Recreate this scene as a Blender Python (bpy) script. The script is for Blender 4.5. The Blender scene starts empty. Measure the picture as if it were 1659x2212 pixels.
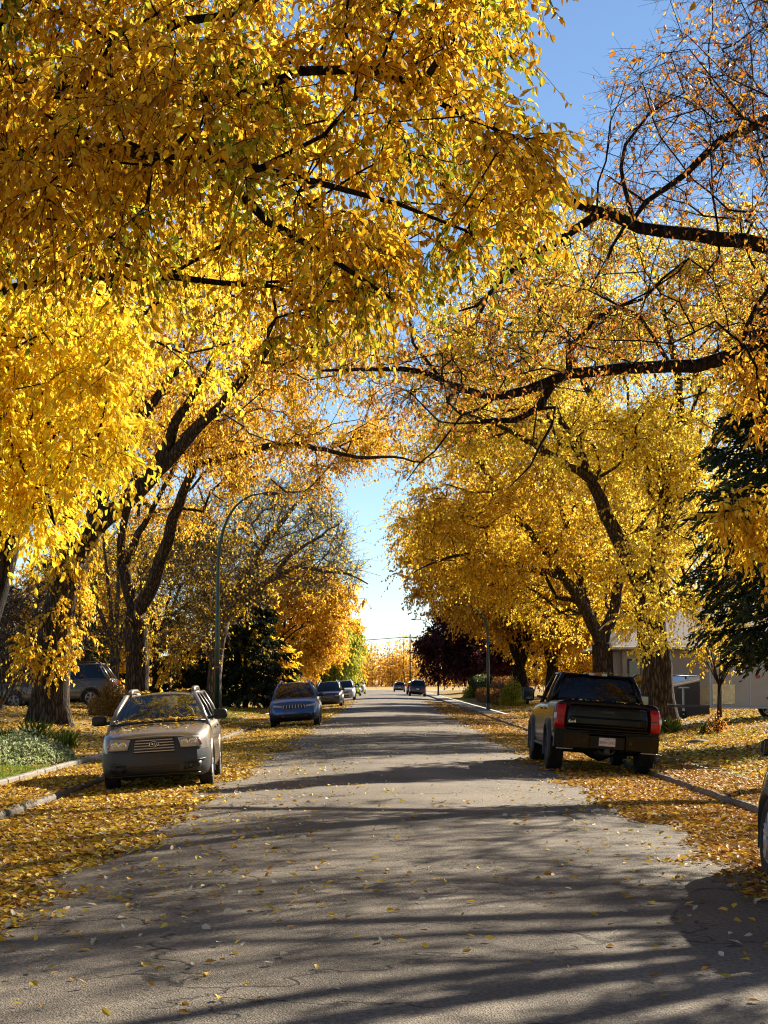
import bpy, math, random
import numpy as np
from mathutils import Vector, Matrix, noise, Euler

SC = bpy.context.scene
COL = SC.collection
R = math.radians
PI = math.pi

# ------------------------------------------------------------------ camera model
F = 3900.0                       # focal length in pixels of a 1659 x 2212 picture
PITCH = math.atan(365.0 / F)
YAW = math.atan(5.5 / F)
CAM = np.array([0.0, 0.0, 1.60])
ROT = np.array(Euler((PI / 2 + PITCH, 0, YAW)).to_matrix())


def P(px, py, D):
    v = ROT @ np.array([(px - 829.5) / F, (1106 - py) / F, -1.0])
    return CAM + v * (D / v[1])


def Pv(px, py, D):
    px = np.asarray(px, float); py = np.asarray(py, float); D = np.asarray(D, float)
    v = np.stack([(px - 829.5) / F, (1106 - py) / F, -np.ones_like(px)], -1) @ ROT.T
    return CAM + v * (D / v[:, 1])[:, None]


CROWN = 0.0085
HALF = 4.95
SW = 6.06          # inner edge of the pavements


def road_z(x):
    x = np.minimum(np.abs(x), HALF)
    return -CROWN * x * x


ZK = -CROWN * HALF * HALF + 0.13      # kerb top


def lawn_z(x, y):
    """height of the yards either side of the pavement"""
    a = np.abs(x)
    t = np.clip((a - SW) / 8.0, 0, 1)
    z = ZK + 0.05 + 0.55 * t * t * (3 - 2 * t)
    far = np.clip((y - 250) / 70.0, 0, 1)
    z = z * (1 - far) + (-0.12) * far
    return z + 0.03 * np.sin(x * 0.9 + y * 0.31) * np.clip((a - SW - .2) / 2, 0, 1)


def ground_z(x, y):
    a = abs(x)
    if a < HALF: return float(road_z(x))
    if a < SW: return ZK + 0.02
    return float(lawn_z(np.float64(x), np.float64(y)))


# ------------------------------------------------------------------ object helpers
def link(o, parent=None):
    COL.objects.link(o)
    if parent is not None: o.parent = parent
    return o


def tag(o, label=None, cat=None, group=None, kind=None):
    if label: o['label'] = label
    if cat: o['category'] = cat
    if group: o['group'] = group
    if kind: o['kind'] = kind
    return o


def thing(name, label, cat, loc=(0, 0, 0), rot=(0, 0, 0), group=None):
    o = bpy.data.objects.new(name, None)
    o.empty_display_size = 0.2
    o.location = loc; o.rotation_euler = rot
    link(o); tag(o, label, cat, group)
    return o


def mesh_np(name, verts, faces, mat, parent=None, col=None, smooth=False, mats=None, midx=None):
    """faces: list of (n,k) int arrays"""
    verts = np.ascontiguousarray(verts, dtype=np.float32).reshape(-1, 3)
    if not isinstance(faces, (list, tuple)): faces = [faces]
    faces = [np.asarray(f, dtype=np.int32) for f in faces if len(f)]
    me = bpy.data.meshes.new(name)
    me.vertices.add(len(verts)); me.vertices.foreach_set('co', verts.ravel())
    loops = np.concatenate([f.ravel() for f in faces])
    tot = np.concatenate([np.full(len(f), f.shape[1], np.int32) for f in faces])
    start = np.concatenate([[0], np.cumsum(tot)[:-1]]).astype(np.int32)
    me.loops.add(len(loops)); me.loops.foreach_set('vertex_index', loops)
    me.polygons.add(len(tot)); me.polygons.foreach_set('loop_start', start)
    for m in (mats or [mat]): me.materials.append(m)
    if midx is not None: me.polygons.foreach_set('material_index', np.asarray(midx, np.int32))
    if smooth: me.polygons.foreach_set('use_smooth', np.ones(len(tot), bool))
    else: me.polygons.foreach_set('use_smooth', np.zeros(len(tot), bool))
    me.update(calc_edges=True)
    if col is not None:
        a = me.color_attributes.new('Col', 'FLOAT_COLOR', 'POINT')
        c = np.ones((len(verts), 4), np.float32); c[:, :3] = col
        a.data.foreach_set('color', c.ravel())
    o = bpy.data.objects.new(name, me)
    link(o, parent)
    return o


class MB:
    """collects small shapes into one mesh"""
    def __init__(s): s.v = []; s.f = []; s.n = 0

    def add(s, verts, faces):
        b = s.n
        for p in verts: s.v.append(tuple(float(q) for q in p))
        s.n += len(verts)
        for f in faces: s.f.append([b + int(i) for i in f])
        return s

    def box(s, c, d, rz=0.0, bev=0.0, rot=None):
        x, y, z = d[0] / 2, d[1] / 2, d[2] / 2
        M = Matrix.Rotation(rz, 3, 'Z') if rot is None else Euler(rot).to_matrix()
        b = min(bev, x * .9, y * .9, z * .9)
        pts = []; fs = []
        if b <= 0:
            co = [(-x, -y, -z), (x, -y, -z), (x, y, -z), (-x, y, -z), (-x, -y, z), (x, -y, z), (x, y, z), (-x, y, z)]
            fs = [(0, 3, 2, 1), (4, 5, 6, 7), (0, 1, 5, 4), (1, 2, 6, 5), (2, 3, 7, 6), (3, 0, 4, 7)]
        else:
            co = []
            for zz, ins in ((-z, b), (-z + b, 0), (z - b, 0), (z, b)):
                X, Y = x - ins, y - ins; k = b if ins == 0 else b * .5
                co += [(-X + k, -Y, zz), (X - k, -Y, zz), (X, -Y + k, zz), (X, Y - k, zz), (X - k, Y, zz), (-X + k, Y, zz), (-X, Y - k, zz), (-X, -Y + k, zz)]
            fs = [tuple(range(7, -1, -1)), tuple(range(24, 32))]
            for r in range(3):
                for i in range(8):
                    j = (i + 1) % 8
                    fs.append((r * 8 + i, r * 8 + j, r * 8 + 8 + j, r * 8 + 8 + i))
        pts = [M @ Vector(p) + Vector(c) for p in co]
        return s.add(pts, fs)

    def tube(s, pts, radii, sides=8, cap=True):
        pts = [Vector(p) for p in pts]
        if not hasattr(radii, '__len__'): radii = [radii] * len(pts)
        rings = []; up = None
        for i, p in enumerate(pts):
            t = (pts[min(i + 1, len(pts) - 1)] - pts[max(i - 1, 0)]).normalized()
            if up is None:
                up = Vector((0, 0, 1)) if abs(t.z) < .9 else Vector((1, 0, 0))
            n = (up - t * up.dot(t)).normalized(); up = n
            b = t.cross(n)
            rings.append([p + (n * math.cos(a) + b * math.sin(a)) * radii[i] for a in [2 * PI * k / sides for k in range(sides)]])
        v = [q for r in rings for q in r]; f = []
        for i in range(len(pts) - 1):
            for k in range(sides):
                l = (k + 1) % sides
                f.append((i * sides + k, i * sides + l, (i + 1) * sides + l, (i + 1) * sides + k))
        if cap:
            f.append(tuple(range(sides - 1, -1, -1))); f.append(tuple(range((len(pts) - 1) * sides, len(pts) * sides)))
        return s.add(v, f)

    def lathe(s, prof, axis='X', c=(0, 0, 0), seg=28, closed=False):
        """prof: (radius, offset along axis)"""
        v = []; f = []; n = len(prof)
        for k in range(seg):
            a = 2 * PI * k / seg
            for r, h in prof:
                if axis == 'X': v.append((c[0] + h, c[1] + r * math.cos(a), c[2] + r * math.sin(a)))
                elif axis == 'Y': v.append((c[0] + r * math.cos(a), c[1] + h, c[2] + r * math.sin(a)))
                else: v.append((c[0] + r * math.cos(a), c[1] + r * math.sin(a), c[2] + h))
        for k in range(seg):
            l = (k + 1) % seg
            for i in range(n if closed else n - 1):
                j = (i + 1) % n
                f.append((k * n + i, k * n + j, l * n + j, l * n + i))
        if not closed:
            f.append([k * n for k in range(seg)]); f.append([k * n + n - 1 for k in range(seg - 1, -1, -1)])
        return s.add(v, f)

    def build(s, name, mat, parent=None, smooth=False):
        me = bpy.data.meshes.new(name)
        me.from_pydata(s.v, [], s.f); me.materials.append(mat)
        if smooth: me.polygons.foreach_set('use_smooth', np.ones(len(me.polygons), bool))
        me.update()
        o = bpy.data.objects.new(name, me)
        return link(o, parent)


# ------------------------------------------------------------------ materials
def new_mat(name):
    m = bpy.data.materials.new(name); m.use_nodes = True
    nt = m.node_tree
    for n in list(nt.nodes): nt.nodes.remove(n)
    out = nt.nodes.new('ShaderNodeOutputMaterial')
    return m, nt, out


def N(nt, t, **kw):
    n = nt.nodes.new(t)
    for k, v in kw.items():
        if k.startswith('i_'):
            n.inputs[k[2:].replace('_', ' ')].default_value = v
        else: setattr(n, k, v)
    return n


def ramp(nt, stops, interp='LINEAR'):
    r = nt.nodes.new('ShaderNodeValToRGB'); r.color_ramp.interpolation = interp
    e = r.color_ramp.elements
    while len(e) < len(stops): e.new(0.5)
    for i, (p, c) in enumerate(stops):
        e[i].position = p; e[i].color = (c[0], c[1], c[2], 1)
    return r


def coords(nt, scale=(1, 1, 1), kind='Object'):
    tc = nt.nodes.new('ShaderNodeTexCoord'); mp = nt.nodes.new('ShaderNodeMapping')
    mp.inputs['Scale'].default_value = scale
    nt.links.new(tc.outputs[kind], mp.inputs['Vector'])
    return mp.outputs['Vector']


def simple(name, col, rough=.5, metal=0., coat=0., var=.12, scale=6., bump=0., spec=.5, bscale=None):
    m, nt, out = new_mat(name)
    b = N(nt, 'ShaderNodeBsdfPrincipled')
    v = coords(nt)
    no = N(nt, 'ShaderNodeTexNoise'); no.inputs['Scale'].default_value = scale; no.inputs['Detail'].default_value = 5
    nt.links.new(v, no.inputs['Vector'])
    c1 = [max(0, q * (1 - var)) for q in col]; c2 = [min(1, q * (1 + var)) for q in col]
    r = ramp(nt, [(.3, c1), (.7, c2)])
    nt.links.new(no.outputs['Fac'], r.inputs['Fac']); nt.links.new(r.outputs['Color'], b.inputs['Base Color'])
    rr = N(nt, 'ShaderNodeMapRange'); rr.inputs['To Min'].default_value = rough * .8; rr.inputs['To Max'].default_value = min(1, rough * 1.25)
    nt.links.new(no.outputs['Fac'], rr.inputs['Value']); nt.links.new(rr.outputs['Result'], b.inputs['Roughness'])
    b.inputs['Metallic'].default_value = metal; b.inputs['Coat Weight'].default_value = coat
    b.inputs['Coat Roughness'].default_value = .08; b.inputs['Specular IOR Level'].default_value = spec
    if bump > 0:
        n2 = N(nt, 'ShaderNodeTexNoise'); n2.inputs['Scale'].default_value = bscale or scale * 8
        nt.links.new(v, n2.inputs['Vector'])
        bp = N(nt, 'ShaderNodeBump'); bp.inputs['Strength'].default_value = bump; bp.inputs['Distance'].default_value = .02
        nt.links.new(n2.outputs['Fac'], bp.inputs['Height']); nt.links.new(bp.outputs['Normal'], b.inputs['Normal'])
    nt.links.new(b.outputs['BSDF'], out.inputs['Surface'])
    return m


def leaf_mat(name, trans=.5, tsat=1.25, rough=.38, spec=.45, tint=(1, 1, 1)):
    m, nt, out = new_mat(name)
    at = N(nt, 'ShaderNodeAttribute', attribute_name='Col')
    b = N(nt, 'ShaderNodeBsdfPrincipled')
    b.inputs['Roughness'].default_value = rough; b.inputs['Specular IOR Level'].default_value = spec
    nt.links.new(at.outputs['Color'], b.inputs['Base Color'])
    tr = N(nt, 'ShaderNodeBsdfTranslucent')
    mul = N(nt, 'ShaderNodeMix', data_type='RGBA', blend_type='MULTIPLY')
    mul.inputs['Factor'].default_value = 1
    mul.inputs['B'].default_value = (tint[0] * tsat, tint[1] * tsat, tint[2] * tsat, 1)
    nt.links.new(at.outputs['Color'], mul.inputs['A']); nt.links.new(mul.outputs['Result'], tr.inputs['Color'])
    mx = N(nt, 'ShaderNodeMixShader'); mx.inputs['Fac'].default_value = trans
    nt.links.new(b.outputs['BSDF'], mx.inputs[1]); nt.links.new(tr.outputs['BSDF'], mx.inputs[2])
    nt.links.new(mx.outputs['Shader'], out.inputs['Surface'])
    return m


def bark_mat(name, dark, light, sc=1.0):
    m, nt, out = new_mat(name)
    b = N(nt, 'ShaderNodeBsdfPrincipled'); b.inputs['Roughness'].default_value = .95; b.inputs['Specular IOR Level'].default_value = .15
    v = coords(nt, (9 * sc, 9 * sc, 1.5 * sc))
    no = N(nt, 'ShaderNodeTexNoise'); no.inputs['Scale'].default_value = 1.3; no.inputs['Detail'].default_value = 7; no.inputs['Roughness'].default_value = .65
    no.inputs['Distortion'].default_value = .8
    nt.links.new(v, no.inputs['Vector'])
    vo = N(nt, 'ShaderNodeTexVoronoi', feature='DISTANCE_TO_EDGE'); vo.inputs['Scale'].default_value = 1.2
    ad = N(nt, 'ShaderNodeVectorMath', operation='ADD')
    nt.links.new(v, ad.inputs[0]); nt.links.new(no.outputs['Color'], ad.inputs[1]); nt.links.new(ad.outputs[0], vo.inputs['Vector'])
    mm = N(nt, 'ShaderNodeMath', operation='MULTIPLY')
    mr = N(nt, 'ShaderNodeMapRange'); mr.inputs['From Max'].default_value = .28
    nt.links.new(vo.outputs['Distance'], mr.inputs['Value'])
    nt.links.new(mr.outputs['Result'], mm.inputs[0]); nt.links.new(no.outputs['Fac'], mm.inputs[1])
    r = ramp(nt, [(.05, dark), (.62, light)])
    nt.links.new(mm.outputs[0], r.inputs['Fac']); nt.links.new(r.outputs['Color'], b.inputs['Base Color'])
    bp = N(nt, 'ShaderNodeBump'); bp.inputs['Strength'].default_value = .9; bp.inputs['Distance'].default_value = .06
    nt.links.new(mm.outputs[0], bp.inputs['Height']); nt.links.new(bp.outputs['Normal'], b.inputs['Normal'])
    nt.links.new(b.outputs['BSDF'], out.inputs['Surface'])
    return m


def glass_mat(name, tint=(.30, .33, .32), refl=1.0, rough=.02):
    m, nt, out = new_mat(name)
    tr = N(nt, 'ShaderNodeBsdfTransparent'); tr.inputs['Color'].default_value = (*tint, 1)
    gl = N(nt, 'ShaderNodeBsdfGlossy'); gl.inputs['Roughness'].default_value = rough
    fr = N(nt, 'ShaderNodeFresnel'); fr.inputs['IOR'].default_value = 1.7
    no = N(nt, 'ShaderNodeTexNoise'); no.inputs['Scale'].default_value = 3
    nt.links.new(coords(nt), no.inputs['Vector'])
    mr = N(nt, 'ShaderNodeMapRange'); mr.inputs['To Min'].default_value = rough; mr.inputs['To Max'].default_value = rough * 2.5
    nt.links.new(no.outputs['Fac'], mr.inputs['Value']); nt.links.new(mr.outputs['Result'], gl.inputs['Roughness'])
    mu = N(nt, 'ShaderNodeMath', operation='MULTIPLY', use_clamp=True); mu.inputs[1].default_value = refl
    nt.links.new(fr.outputs['Fac'], mu.inputs[0])
    mx = N(nt, 'ShaderNodeMixShader')
    nt.links.new(mu.outputs[0], mx.inputs['Fac']); nt.links.new(tr.outputs['BSDF'], mx.inputs[1]); nt.links.new(gl.outputs['BSDF'], mx.inputs[2])
    nt.links.new(mx.outputs['Shader'], out.inputs['Surface'])
    return m


def asphalt_mat():
    m, nt, out = new_mat('asphalt')
    b = N(nt, 'ShaderNodeBsdfPrincipled'); b.inputs['Specular IOR Level'].default_value = .3
    v = coords(nt)
    big = N(nt, 'ShaderNodeTexNoise'); big.inputs['Scale'].default_value = .55; big.inputs['Detail'].default_value = 6
    fine = N(nt, 'ShaderNodeTexNoise'); fine.inputs['Scale'].default_value = 38; fine.inputs['Detail'].default_value = 3
    vor = N(nt, 'ShaderNodeTexVoronoi'); vor.inputs['Scale'].default_value = 90
    vn = coords(nt, (1, .16, 1))
    streak = N(nt, 'ShaderNodeTexNoise'); streak.inputs['Scale'].default_value = 1.1; streak.inputs['Detail'].default_value = 4
    nt.links.new(vn, streak.inputs['Vector'])
    for n in (big, fine, vor): nt.links.new(v, n.inputs['Vector'])
    r1 = ramp(nt, [(.3, (.132, .109, .080)), (.7, (.225, .187, .138))])
    nt.links.new(big.outputs['Fac'], r1.inputs['Fac'])
    r2 = ramp(nt, [(.30, (.35, .35, .36)), (.72, (1.6, 1.55, 1.48))])
    nt.links.new(fine.outputs['Fac'], r2.inputs['Fac'])
    mu = N(nt, 'ShaderNodeMix', data_type='RGBA', blend_type='MULTIPLY'); mu.inputs['Factor'].default_value = .8
    nt.links.new(r1.outputs['Color'], mu.inputs['A']); nt.links.new(r2.outputs['Color'], mu.inputs['B'])
    r4 = ramp(nt, [(.35, (.82, .82, .82)), (.65, (1.12, 1.12, 1.12))])
    nt.links.new(streak.outputs['Fac'], r4.inputs['Fac'])
    mu3 = N(nt, 'ShaderNodeMix', data_type='RGBA', blend_type='MULTIPLY'); mu3.inputs['Factor'].default_value = 1
    nt.links.new(mu.outputs['Result'], mu3.inputs['A']); nt.links.new(r4.outputs['Color'], mu3.inputs['B'])
    # cracks
    wn = N(nt, 'ShaderNodeTexNoise'); wn.inputs['Scale'].default_value = 1.6; wn.inputs['Detail'].default_value = 5
    nt.links.new(v, wn.inputs['Vector'])
    ad = N(nt, 'ShaderNodeMixRGB', blend_type='ADD') if False else N(nt, 'ShaderNodeVectorMath', operation='MULTIPLY_ADD')
    nt.links.new(wn.outputs['Color'], ad.inputs[0]); ad.inputs[1].default_value = (1.3, 1.3, 0)
    nt.links.new(v, ad.inputs[2])
    cr = N(nt, 'ShaderNodeTexVoronoi', feature='DISTANCE_TO_EDGE'); cr.inputs['Scale'].default_value = .3
    nt.links.new(ad.outputs[0], cr.inputs['Vector'])
    cw = N(nt, 'ShaderNodeMapRange'); cw.inputs['From Min'].default_value = .0022; cw.inputs['From Max'].default_value = .008
    nt.links.new(cr.outputs['Distance'], cw.inputs['Value'])
    br = N(nt, 'ShaderNodeMath', operation='GREATER_THAN'); br.inputs[1].default_value = .53
    nt.links.new(big.outputs['Fac'], br.inputs[0])
    mxm = N(nt, 'ShaderNodeMath', operation='MAXIMUM')
    nt.links.new(cw.outputs['Result'], mxm.inputs[0]); nt.links.new(br.outputs[0], mxm.inputs[1])
    rc = ramp(nt, [(0, (.3, .28, .26)), (1, (1, 1, 1))])
    nt.links.new(mxm.outputs[0], rc.inputs['Fac'])
    mu2 = N(nt, 'ShaderNodeMix', data_type='RGBA', blend_type='MULTIPLY'); mu2.inputs['Factor'].default_value = 1
    nt.links.new(mu3.outputs['Result'], mu2.inputs['A']); nt.links.new(rc.outputs['Color'], mu2.inputs['B'])
    nt.links.new(mu2.outputs['Result'], b.inputs['Base Color'])
    b.inputs['Roughness'].default_value = .78
    hh = N(nt, 'ShaderNodeMath', operation='ADD')
    nt.links.new(vor.outputs['Distance'], hh.inputs[0]); nt.links.new(fine.outputs['Fac'], hh.inputs[1])
    bp = N(nt, 'ShaderNodeBump'); bp.inputs['Strength'].default_value = .75; bp.inputs['Distance'].default_value = .012
    nt.links.new(hh.outputs[0], bp.inputs['Height'])
    bp2 = N(nt, 'ShaderNodeBump'); bp2.inputs['Strength'].default_value = .6; bp2.inputs['Distance'].default_value = .02
    nt.links.new(mxm.outputs[0], bp2.inputs['Height']); nt.links.new(bp.outputs['Normal'], bp2.inputs['Normal'])
    nt.links.new(bp2.outputs['Normal'], b.inputs['Normal'])
    nt.links.new(b.outputs['BSDF'], out.inputs['Surface'])
    return m


def lawn_mat():
    m, nt, out = new_mat('leafy_lawn')
    b = N(nt, 'ShaderNodeBsdfPrincipled'); b.inputs['Roughness'].default_value = .8; b.inputs['Specular IOR Level'].default_value = .2
    v = coords(nt)
    vo = N(nt, 'ShaderNodeTexVoronoi'); vo.inputs['Scale'].default_value = 13
    nt.links.new(v, vo.inputs['Vector'])
    rl = ramp(nt, [(0, (.10, .045, .012)), (.25, (.30, .15, .02)), (.5, (.50, .30, .03)), (.75, (.24, .12, .03)), (1, (.55, .40, .10))])
    sep = N(nt, 'ShaderNodeSeparateColor'); nt.links.new(vo.outputs['Color'], sep.inputs[0])
    nt.links.new(sep.outputs[0], rl.inputs['Fac'])
    gn = N(nt, 'ShaderNodeTexNoise'); gn.inputs['Scale'].default_value = 40; gn.inputs['Detail'].default_value = 4
    nt.links.new(v, gn.inputs['Vector'])
    rg = ramp(nt, [(.3, (.035, .05, .010)), (.7, (.13, .15, .035))])
    nt.links.new(gn.outputs['Fac'], rg.inputs['Fac'])
    bn = N(nt, 'ShaderNodeTexNoise'); bn.inputs['Scale'].default_value = .35; bn.inputs['Detail'].default_value = 5
    nt.links.new(v, bn.inputs['Vector'])
    rb = ramp(nt, [(.50, (1, 1, 1)), (.66, (0, 0, 0))])
    nt.links.new(bn.outputs['Fac'], rb.inputs['Fac'])
    mx = N(nt, 'ShaderNodeMix', data_type='RGBA'); nt.links.new(rb.outputs['Color'], mx.inputs['Factor'])
    nt.links.new(rg.outputs['Color'], mx.inputs['A']); nt.links.new(rl.outputs['Color'], mx.inputs['B'])
    nt.links.new(mx.outputs['Result'], b.inputs['Base Color'])
    bp = N(nt, 'ShaderNodeBump'); bp.inputs['Strength'].default_value = 1; bp.inputs['Distance'].default_value = .05
    nt.links.new(vo.outputs['Distance'], bp.inputs['Height']); nt.links.new(bp.outputs['Normal'], b.inputs['Normal'])
    nt.links.new(b.outputs['BSDF'], out.inputs['Surface'])
    return m


M = {}
M['asphalt'] = asphalt_mat()
M['lawn'] = lawn_mat()
M['concrete'] = simple('concrete', (.27, .24, .20), .85, var=.25, scale=3, bump=.4, bscale=60, spec=.2)
M['kerb'] = simple('kerb_concrete', (.17, .145, .115), .9, var=.35, scale=2.2, bump=.6, bscale=25, spec=.2)
M['field'] = simple('dry_grass', (.42, .27, .09), .95, var=.35, scale=.4, bump=.6, bscale=3, spec=.1)
M['bark'] = bark_mat('elm_bark', (.022, .016, .011), (.135, .095, .065))
M['bark_dark'] = bark_mat('dark_bark', (.012, .009, .007), (.06, .043, .032))
M['bark_grey'] = bark_mat('grey_bark', (.06, .052, .043), (.30, .255, .205))
M['bark_spruce'] = bark_mat('spruce_bark', (.03, .022, .016), (.16, .11, .07), 1.4)
M['leaf'] = leaf_mat('leaf', .58, 1.22, .42, .35)
M['litter'] = leaf_mat('litter_leaf', .22, 1.0, .62, .18)
M['needle'] = leaf_mat('needle', .15, 1.0, .6, .2)
M['glass'] = glass_mat('window_glass', (.78, .82, .80), 1.3)
M['glass_dark'] = glass_mat('privacy_glass', (.045, .048, .045), 1.0)
M['black'] = simple('black_plastic', (.012, .012, .012), .5, var=.2)
M['tyre'] = simple('tyre_rubber', (.017, .016, .015), .85, var=.3, scale=12, bump=.4)
M['chrome'] = simple('chrome', (.75, .74, .72), .16, metal=1, var=.06)
M['alloy'] = simple('alloy', (.42, .41, .40), .35, metal=.6, var=.15)
M['mirror'] = simple('mirror_glass', (.11, .11, .11), .05, metal=1, var=.05)
M['steel'] = simple('dark_steel', (.07, .065, .06), .55, metal=.6, var=.3)
M['interior'] = simple('cabin_fabric', (.035, .038, .045), .9, var=.2, spec=.1)
M['lens'] = simple('clear_lens', (.40, .36, .30), .12, var=.08, coat=.7)
M['reflector'] = simple('reflector', (.5, .48, .46), .12, metal=.9, var=.2, scale=40)
M['amber'] = simple('amber_lens', (.45, .13, .03), .15, var=.1, coat=.6)
M['red_lens'] = simple('red_lens', (.40, .004, .006), .14, var=.2, coat=.15, scale=20, spec=.25)
M['white_lens'] = simple('white_lens', (.55, .53, .50), .15, var=.1, coat=.6)
M['white'] = simple('white_paint', (.75, .75, .74), .4, var=.04)
M['plate'] = simple('plate_white', (.62, .60, .58), .4, var=.06)
M['red'] = simple('plate_red', (.5, .02, .03), .4, var=.1)
M['cladding'] = simple('grey_cladding', (.030, .028, .025), .5, var=.15, bump=.2)
M['pole'] = simple('green_pole', (.012, .05, .032), .35, var=.2, coat=.3, scale=4)
M['navy'] = simple('badge_navy', (.01, .015, .06), .2, coat=.6)


def paint(name, col, metal=.35, rough=.32, dust=.2, coat=.8):
    m, nt, out = new_mat(name)
    b = N(nt, 'ShaderNodeBsdfPrincipled')
    v = coords(nt)
    no = N(nt, 'ShaderNodeTexNoise'); no.inputs['Scale'].default_value = 3.5; no.inputs['Detail'].default_value = 7
    nt.links.new(v, no.inputs['Vector'])
    r = ramp(nt, [(.42, col), (.75, tuple(c * (1 - dust) + d * dust for c, d in zip(col, (.20, .17, .13))))])
    nt.links.new(no.outputs['Fac'], r.inputs['Fac']); nt.links.new(r.outputs['Color'], b.inputs['Base Color'])
    mr = N(nt, 'ShaderNodeMapRange'); mr.inputs['To Min'].default_value = rough * .7; mr.inputs['To Max'].default_value = rough * 1.6
    nt.links.new(no.outputs['Fac'], mr.inputs['Value']); nt.links.new(mr.outputs['Result'], b.inputs['Roughness'])
    b.inputs['Specular IOR Level'].default_value = .5 if coat > .3 else .16
    b.inputs['Metallic'].default_value = metal; b.inputs['Coat Weight'].default_value = coat; b.inputs['Coat Roughness'].default_value = .06
    nt.links.new(b.outputs['BSDF'], out.inputs['Surface'])
    return m


PAINT = dict(
    beige=paint('beige_paint', (.185, .142, .092), .3, .34, .2),
    black=paint('black_paint', (.003, .0032, .0036), .0, .16, .005, .10),
    blue=paint('blue_paint', (.010, .065, .22), .2, .3, .04),
    brown=paint('brown_paint', (.045, .038, .028), .4, .3, .1),
    white=paint('white_car_paint', (.55, .55, .54), .1, .3, .1),
    navy=paint('navy_paint', (.02, .025, .04), .3, .3, .1),
    silver=paint('silver_paint', (.085, .08, .072), .5, .3, .12),
    grey=paint('grey_paint', (.12, .115, .11), .5, .3, .12),
    char=paint('charcoal_paint', (.02, .02, .021), .3, .28, .06),
)

# ------------------------------------------------------------------ vector helpers for foliage
def unit(a):
    return a / np.maximum(np.linalg.norm(a, axis=-1, keepdims=True), 1e-9)


def rand_unit(n, rng):
    return unit(rng.normal(size=(n, 3)))


def fbm(p, scale, seed=0):
    out = np.empty(len(p))
    o = Vector((seed * 13.7, seed * 7.1, seed * 3.3))
    for i, q in enumerate(p):
        out[i] = noise.noise(Vector(q) * scale + o)
    return out


def leaf_geo(pos, axis, nrm, L, W, fold=.18, hexa=True, curl=.12):
    n = len(pos)
    axis = unit(axis); side = unit(np.cross(axis, nrm)); up = np.cross(side, axis)
    L = np.broadcast_to(L, (n,))[:, None]; W = np.broadcast_to(W, (n,))[:, None]
    if hexa:
        tpl = [(0, 0, 0), (.28, -.42, fold), (.66, -.36, fold * .6 - curl * .4), (1, 0, -curl), (.66, .36, fold * .6 - curl * .4), (.28, .42, fold)]
        v = np.stack([pos + axis * L * a + side * W * b + up * L * c for a, b, c in tpl], 1).reshape(-1, 3)
        b = (np.arange(n) * 6)[:, None]
        f = np.concatenate([b + np.array([[0, 1, 2, 3]]), b + np.array([[0, 3, 4, 5]])], 1).reshape(-1, 4)
        return v, f, 6
    tpl = [(0, 0, 0), (.42, -.5, fold), (1, 0, -curl), (.42, .5, fold)]
    v = np.stack([pos + axis * L * a + side * W * b + up * L * c for a, b, c in tpl], 1).reshape(-1, 3)
    f = (np.arange(n) * 4)[:, None] + np.array([[0, 1, 2, 3]])
    return v, f, 4


def tubes_np(pts, r0, r1, sides=3):
    """pts (m,p,3) many polylines -> verts, quads"""
    m, p, _ = pts.shape
    d = unit(pts[:, -1] - pts[:, 0])
    ref = np.where(np.abs(d[:, 2:3]) < .85, np.array([[0, 0, 1.]]), np.array([[1., 0, 0]]))
    n1 = unit(np.cross(d, ref)); n2 = np.cross(d, n1)
    t = np.linspace(0, 1, p)
    rad = np.broadcast_to(r0, (m,))[:, None] * (1 - t) + np.broadcast_to(r1, (m,))[:, None] * t
    ang = np.arange(sides) * 2 * PI / sides
    ring = n1[:, None, :] * np.cos(ang)[None, :, None] + n2[:, None, :] * np.sin(ang)[None, :, None]
    v = pts[:, :, None, :] + ring[:, None, :, :] * rad[:, :, None, None]
    idx = np.arange(m * p * sides).reshape(m, p, sides)
    a = idx[:, :-1]; b = idx[:, 1:]
    f = np.stack([a, np.roll(a, -1, 2), np.roll(b, -1, 2), b], -1).reshape(-1, 4)
    return v.reshape(-1, 3), f


def catmull(pts, step):
    pts = np.asarray(pts, float)
    if len(pts) == 2:
        n = max(2, int(np.linalg.norm(pts[1] - pts[0]) / step) + 1)
        t = np.linspace(0, 1, n)[:, None]
        return pts[0] * (1 - t) + pts[1] * t, t[:, 0]
    out = []; par = []
    ext = np.vstack([2 * pts[0] - pts[1], pts, 2 * pts[-1] - pts[-2]])
    for i in range(len(pts) - 1):
        p0, p1, p2, p3 = ext[i:i + 4]
        n = max(1, int(np.linalg.norm(p2 - p1) / step))
        for k in range(n):
            t = k / n
            out.append(.5 * ((2 * p1) + (-p0 + p2) * t + (2 * p0 - 5 * p1 + 4 * p2 - p3) * t * t + (-p0 + 3 * p1 - 3 * p2 + p3) * t ** 3))
            par.append((i + t) / (len(pts) - 1))
    out.append(pts[-1]); par.append(1.)
    return np.array(out), np.array(par)


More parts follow.
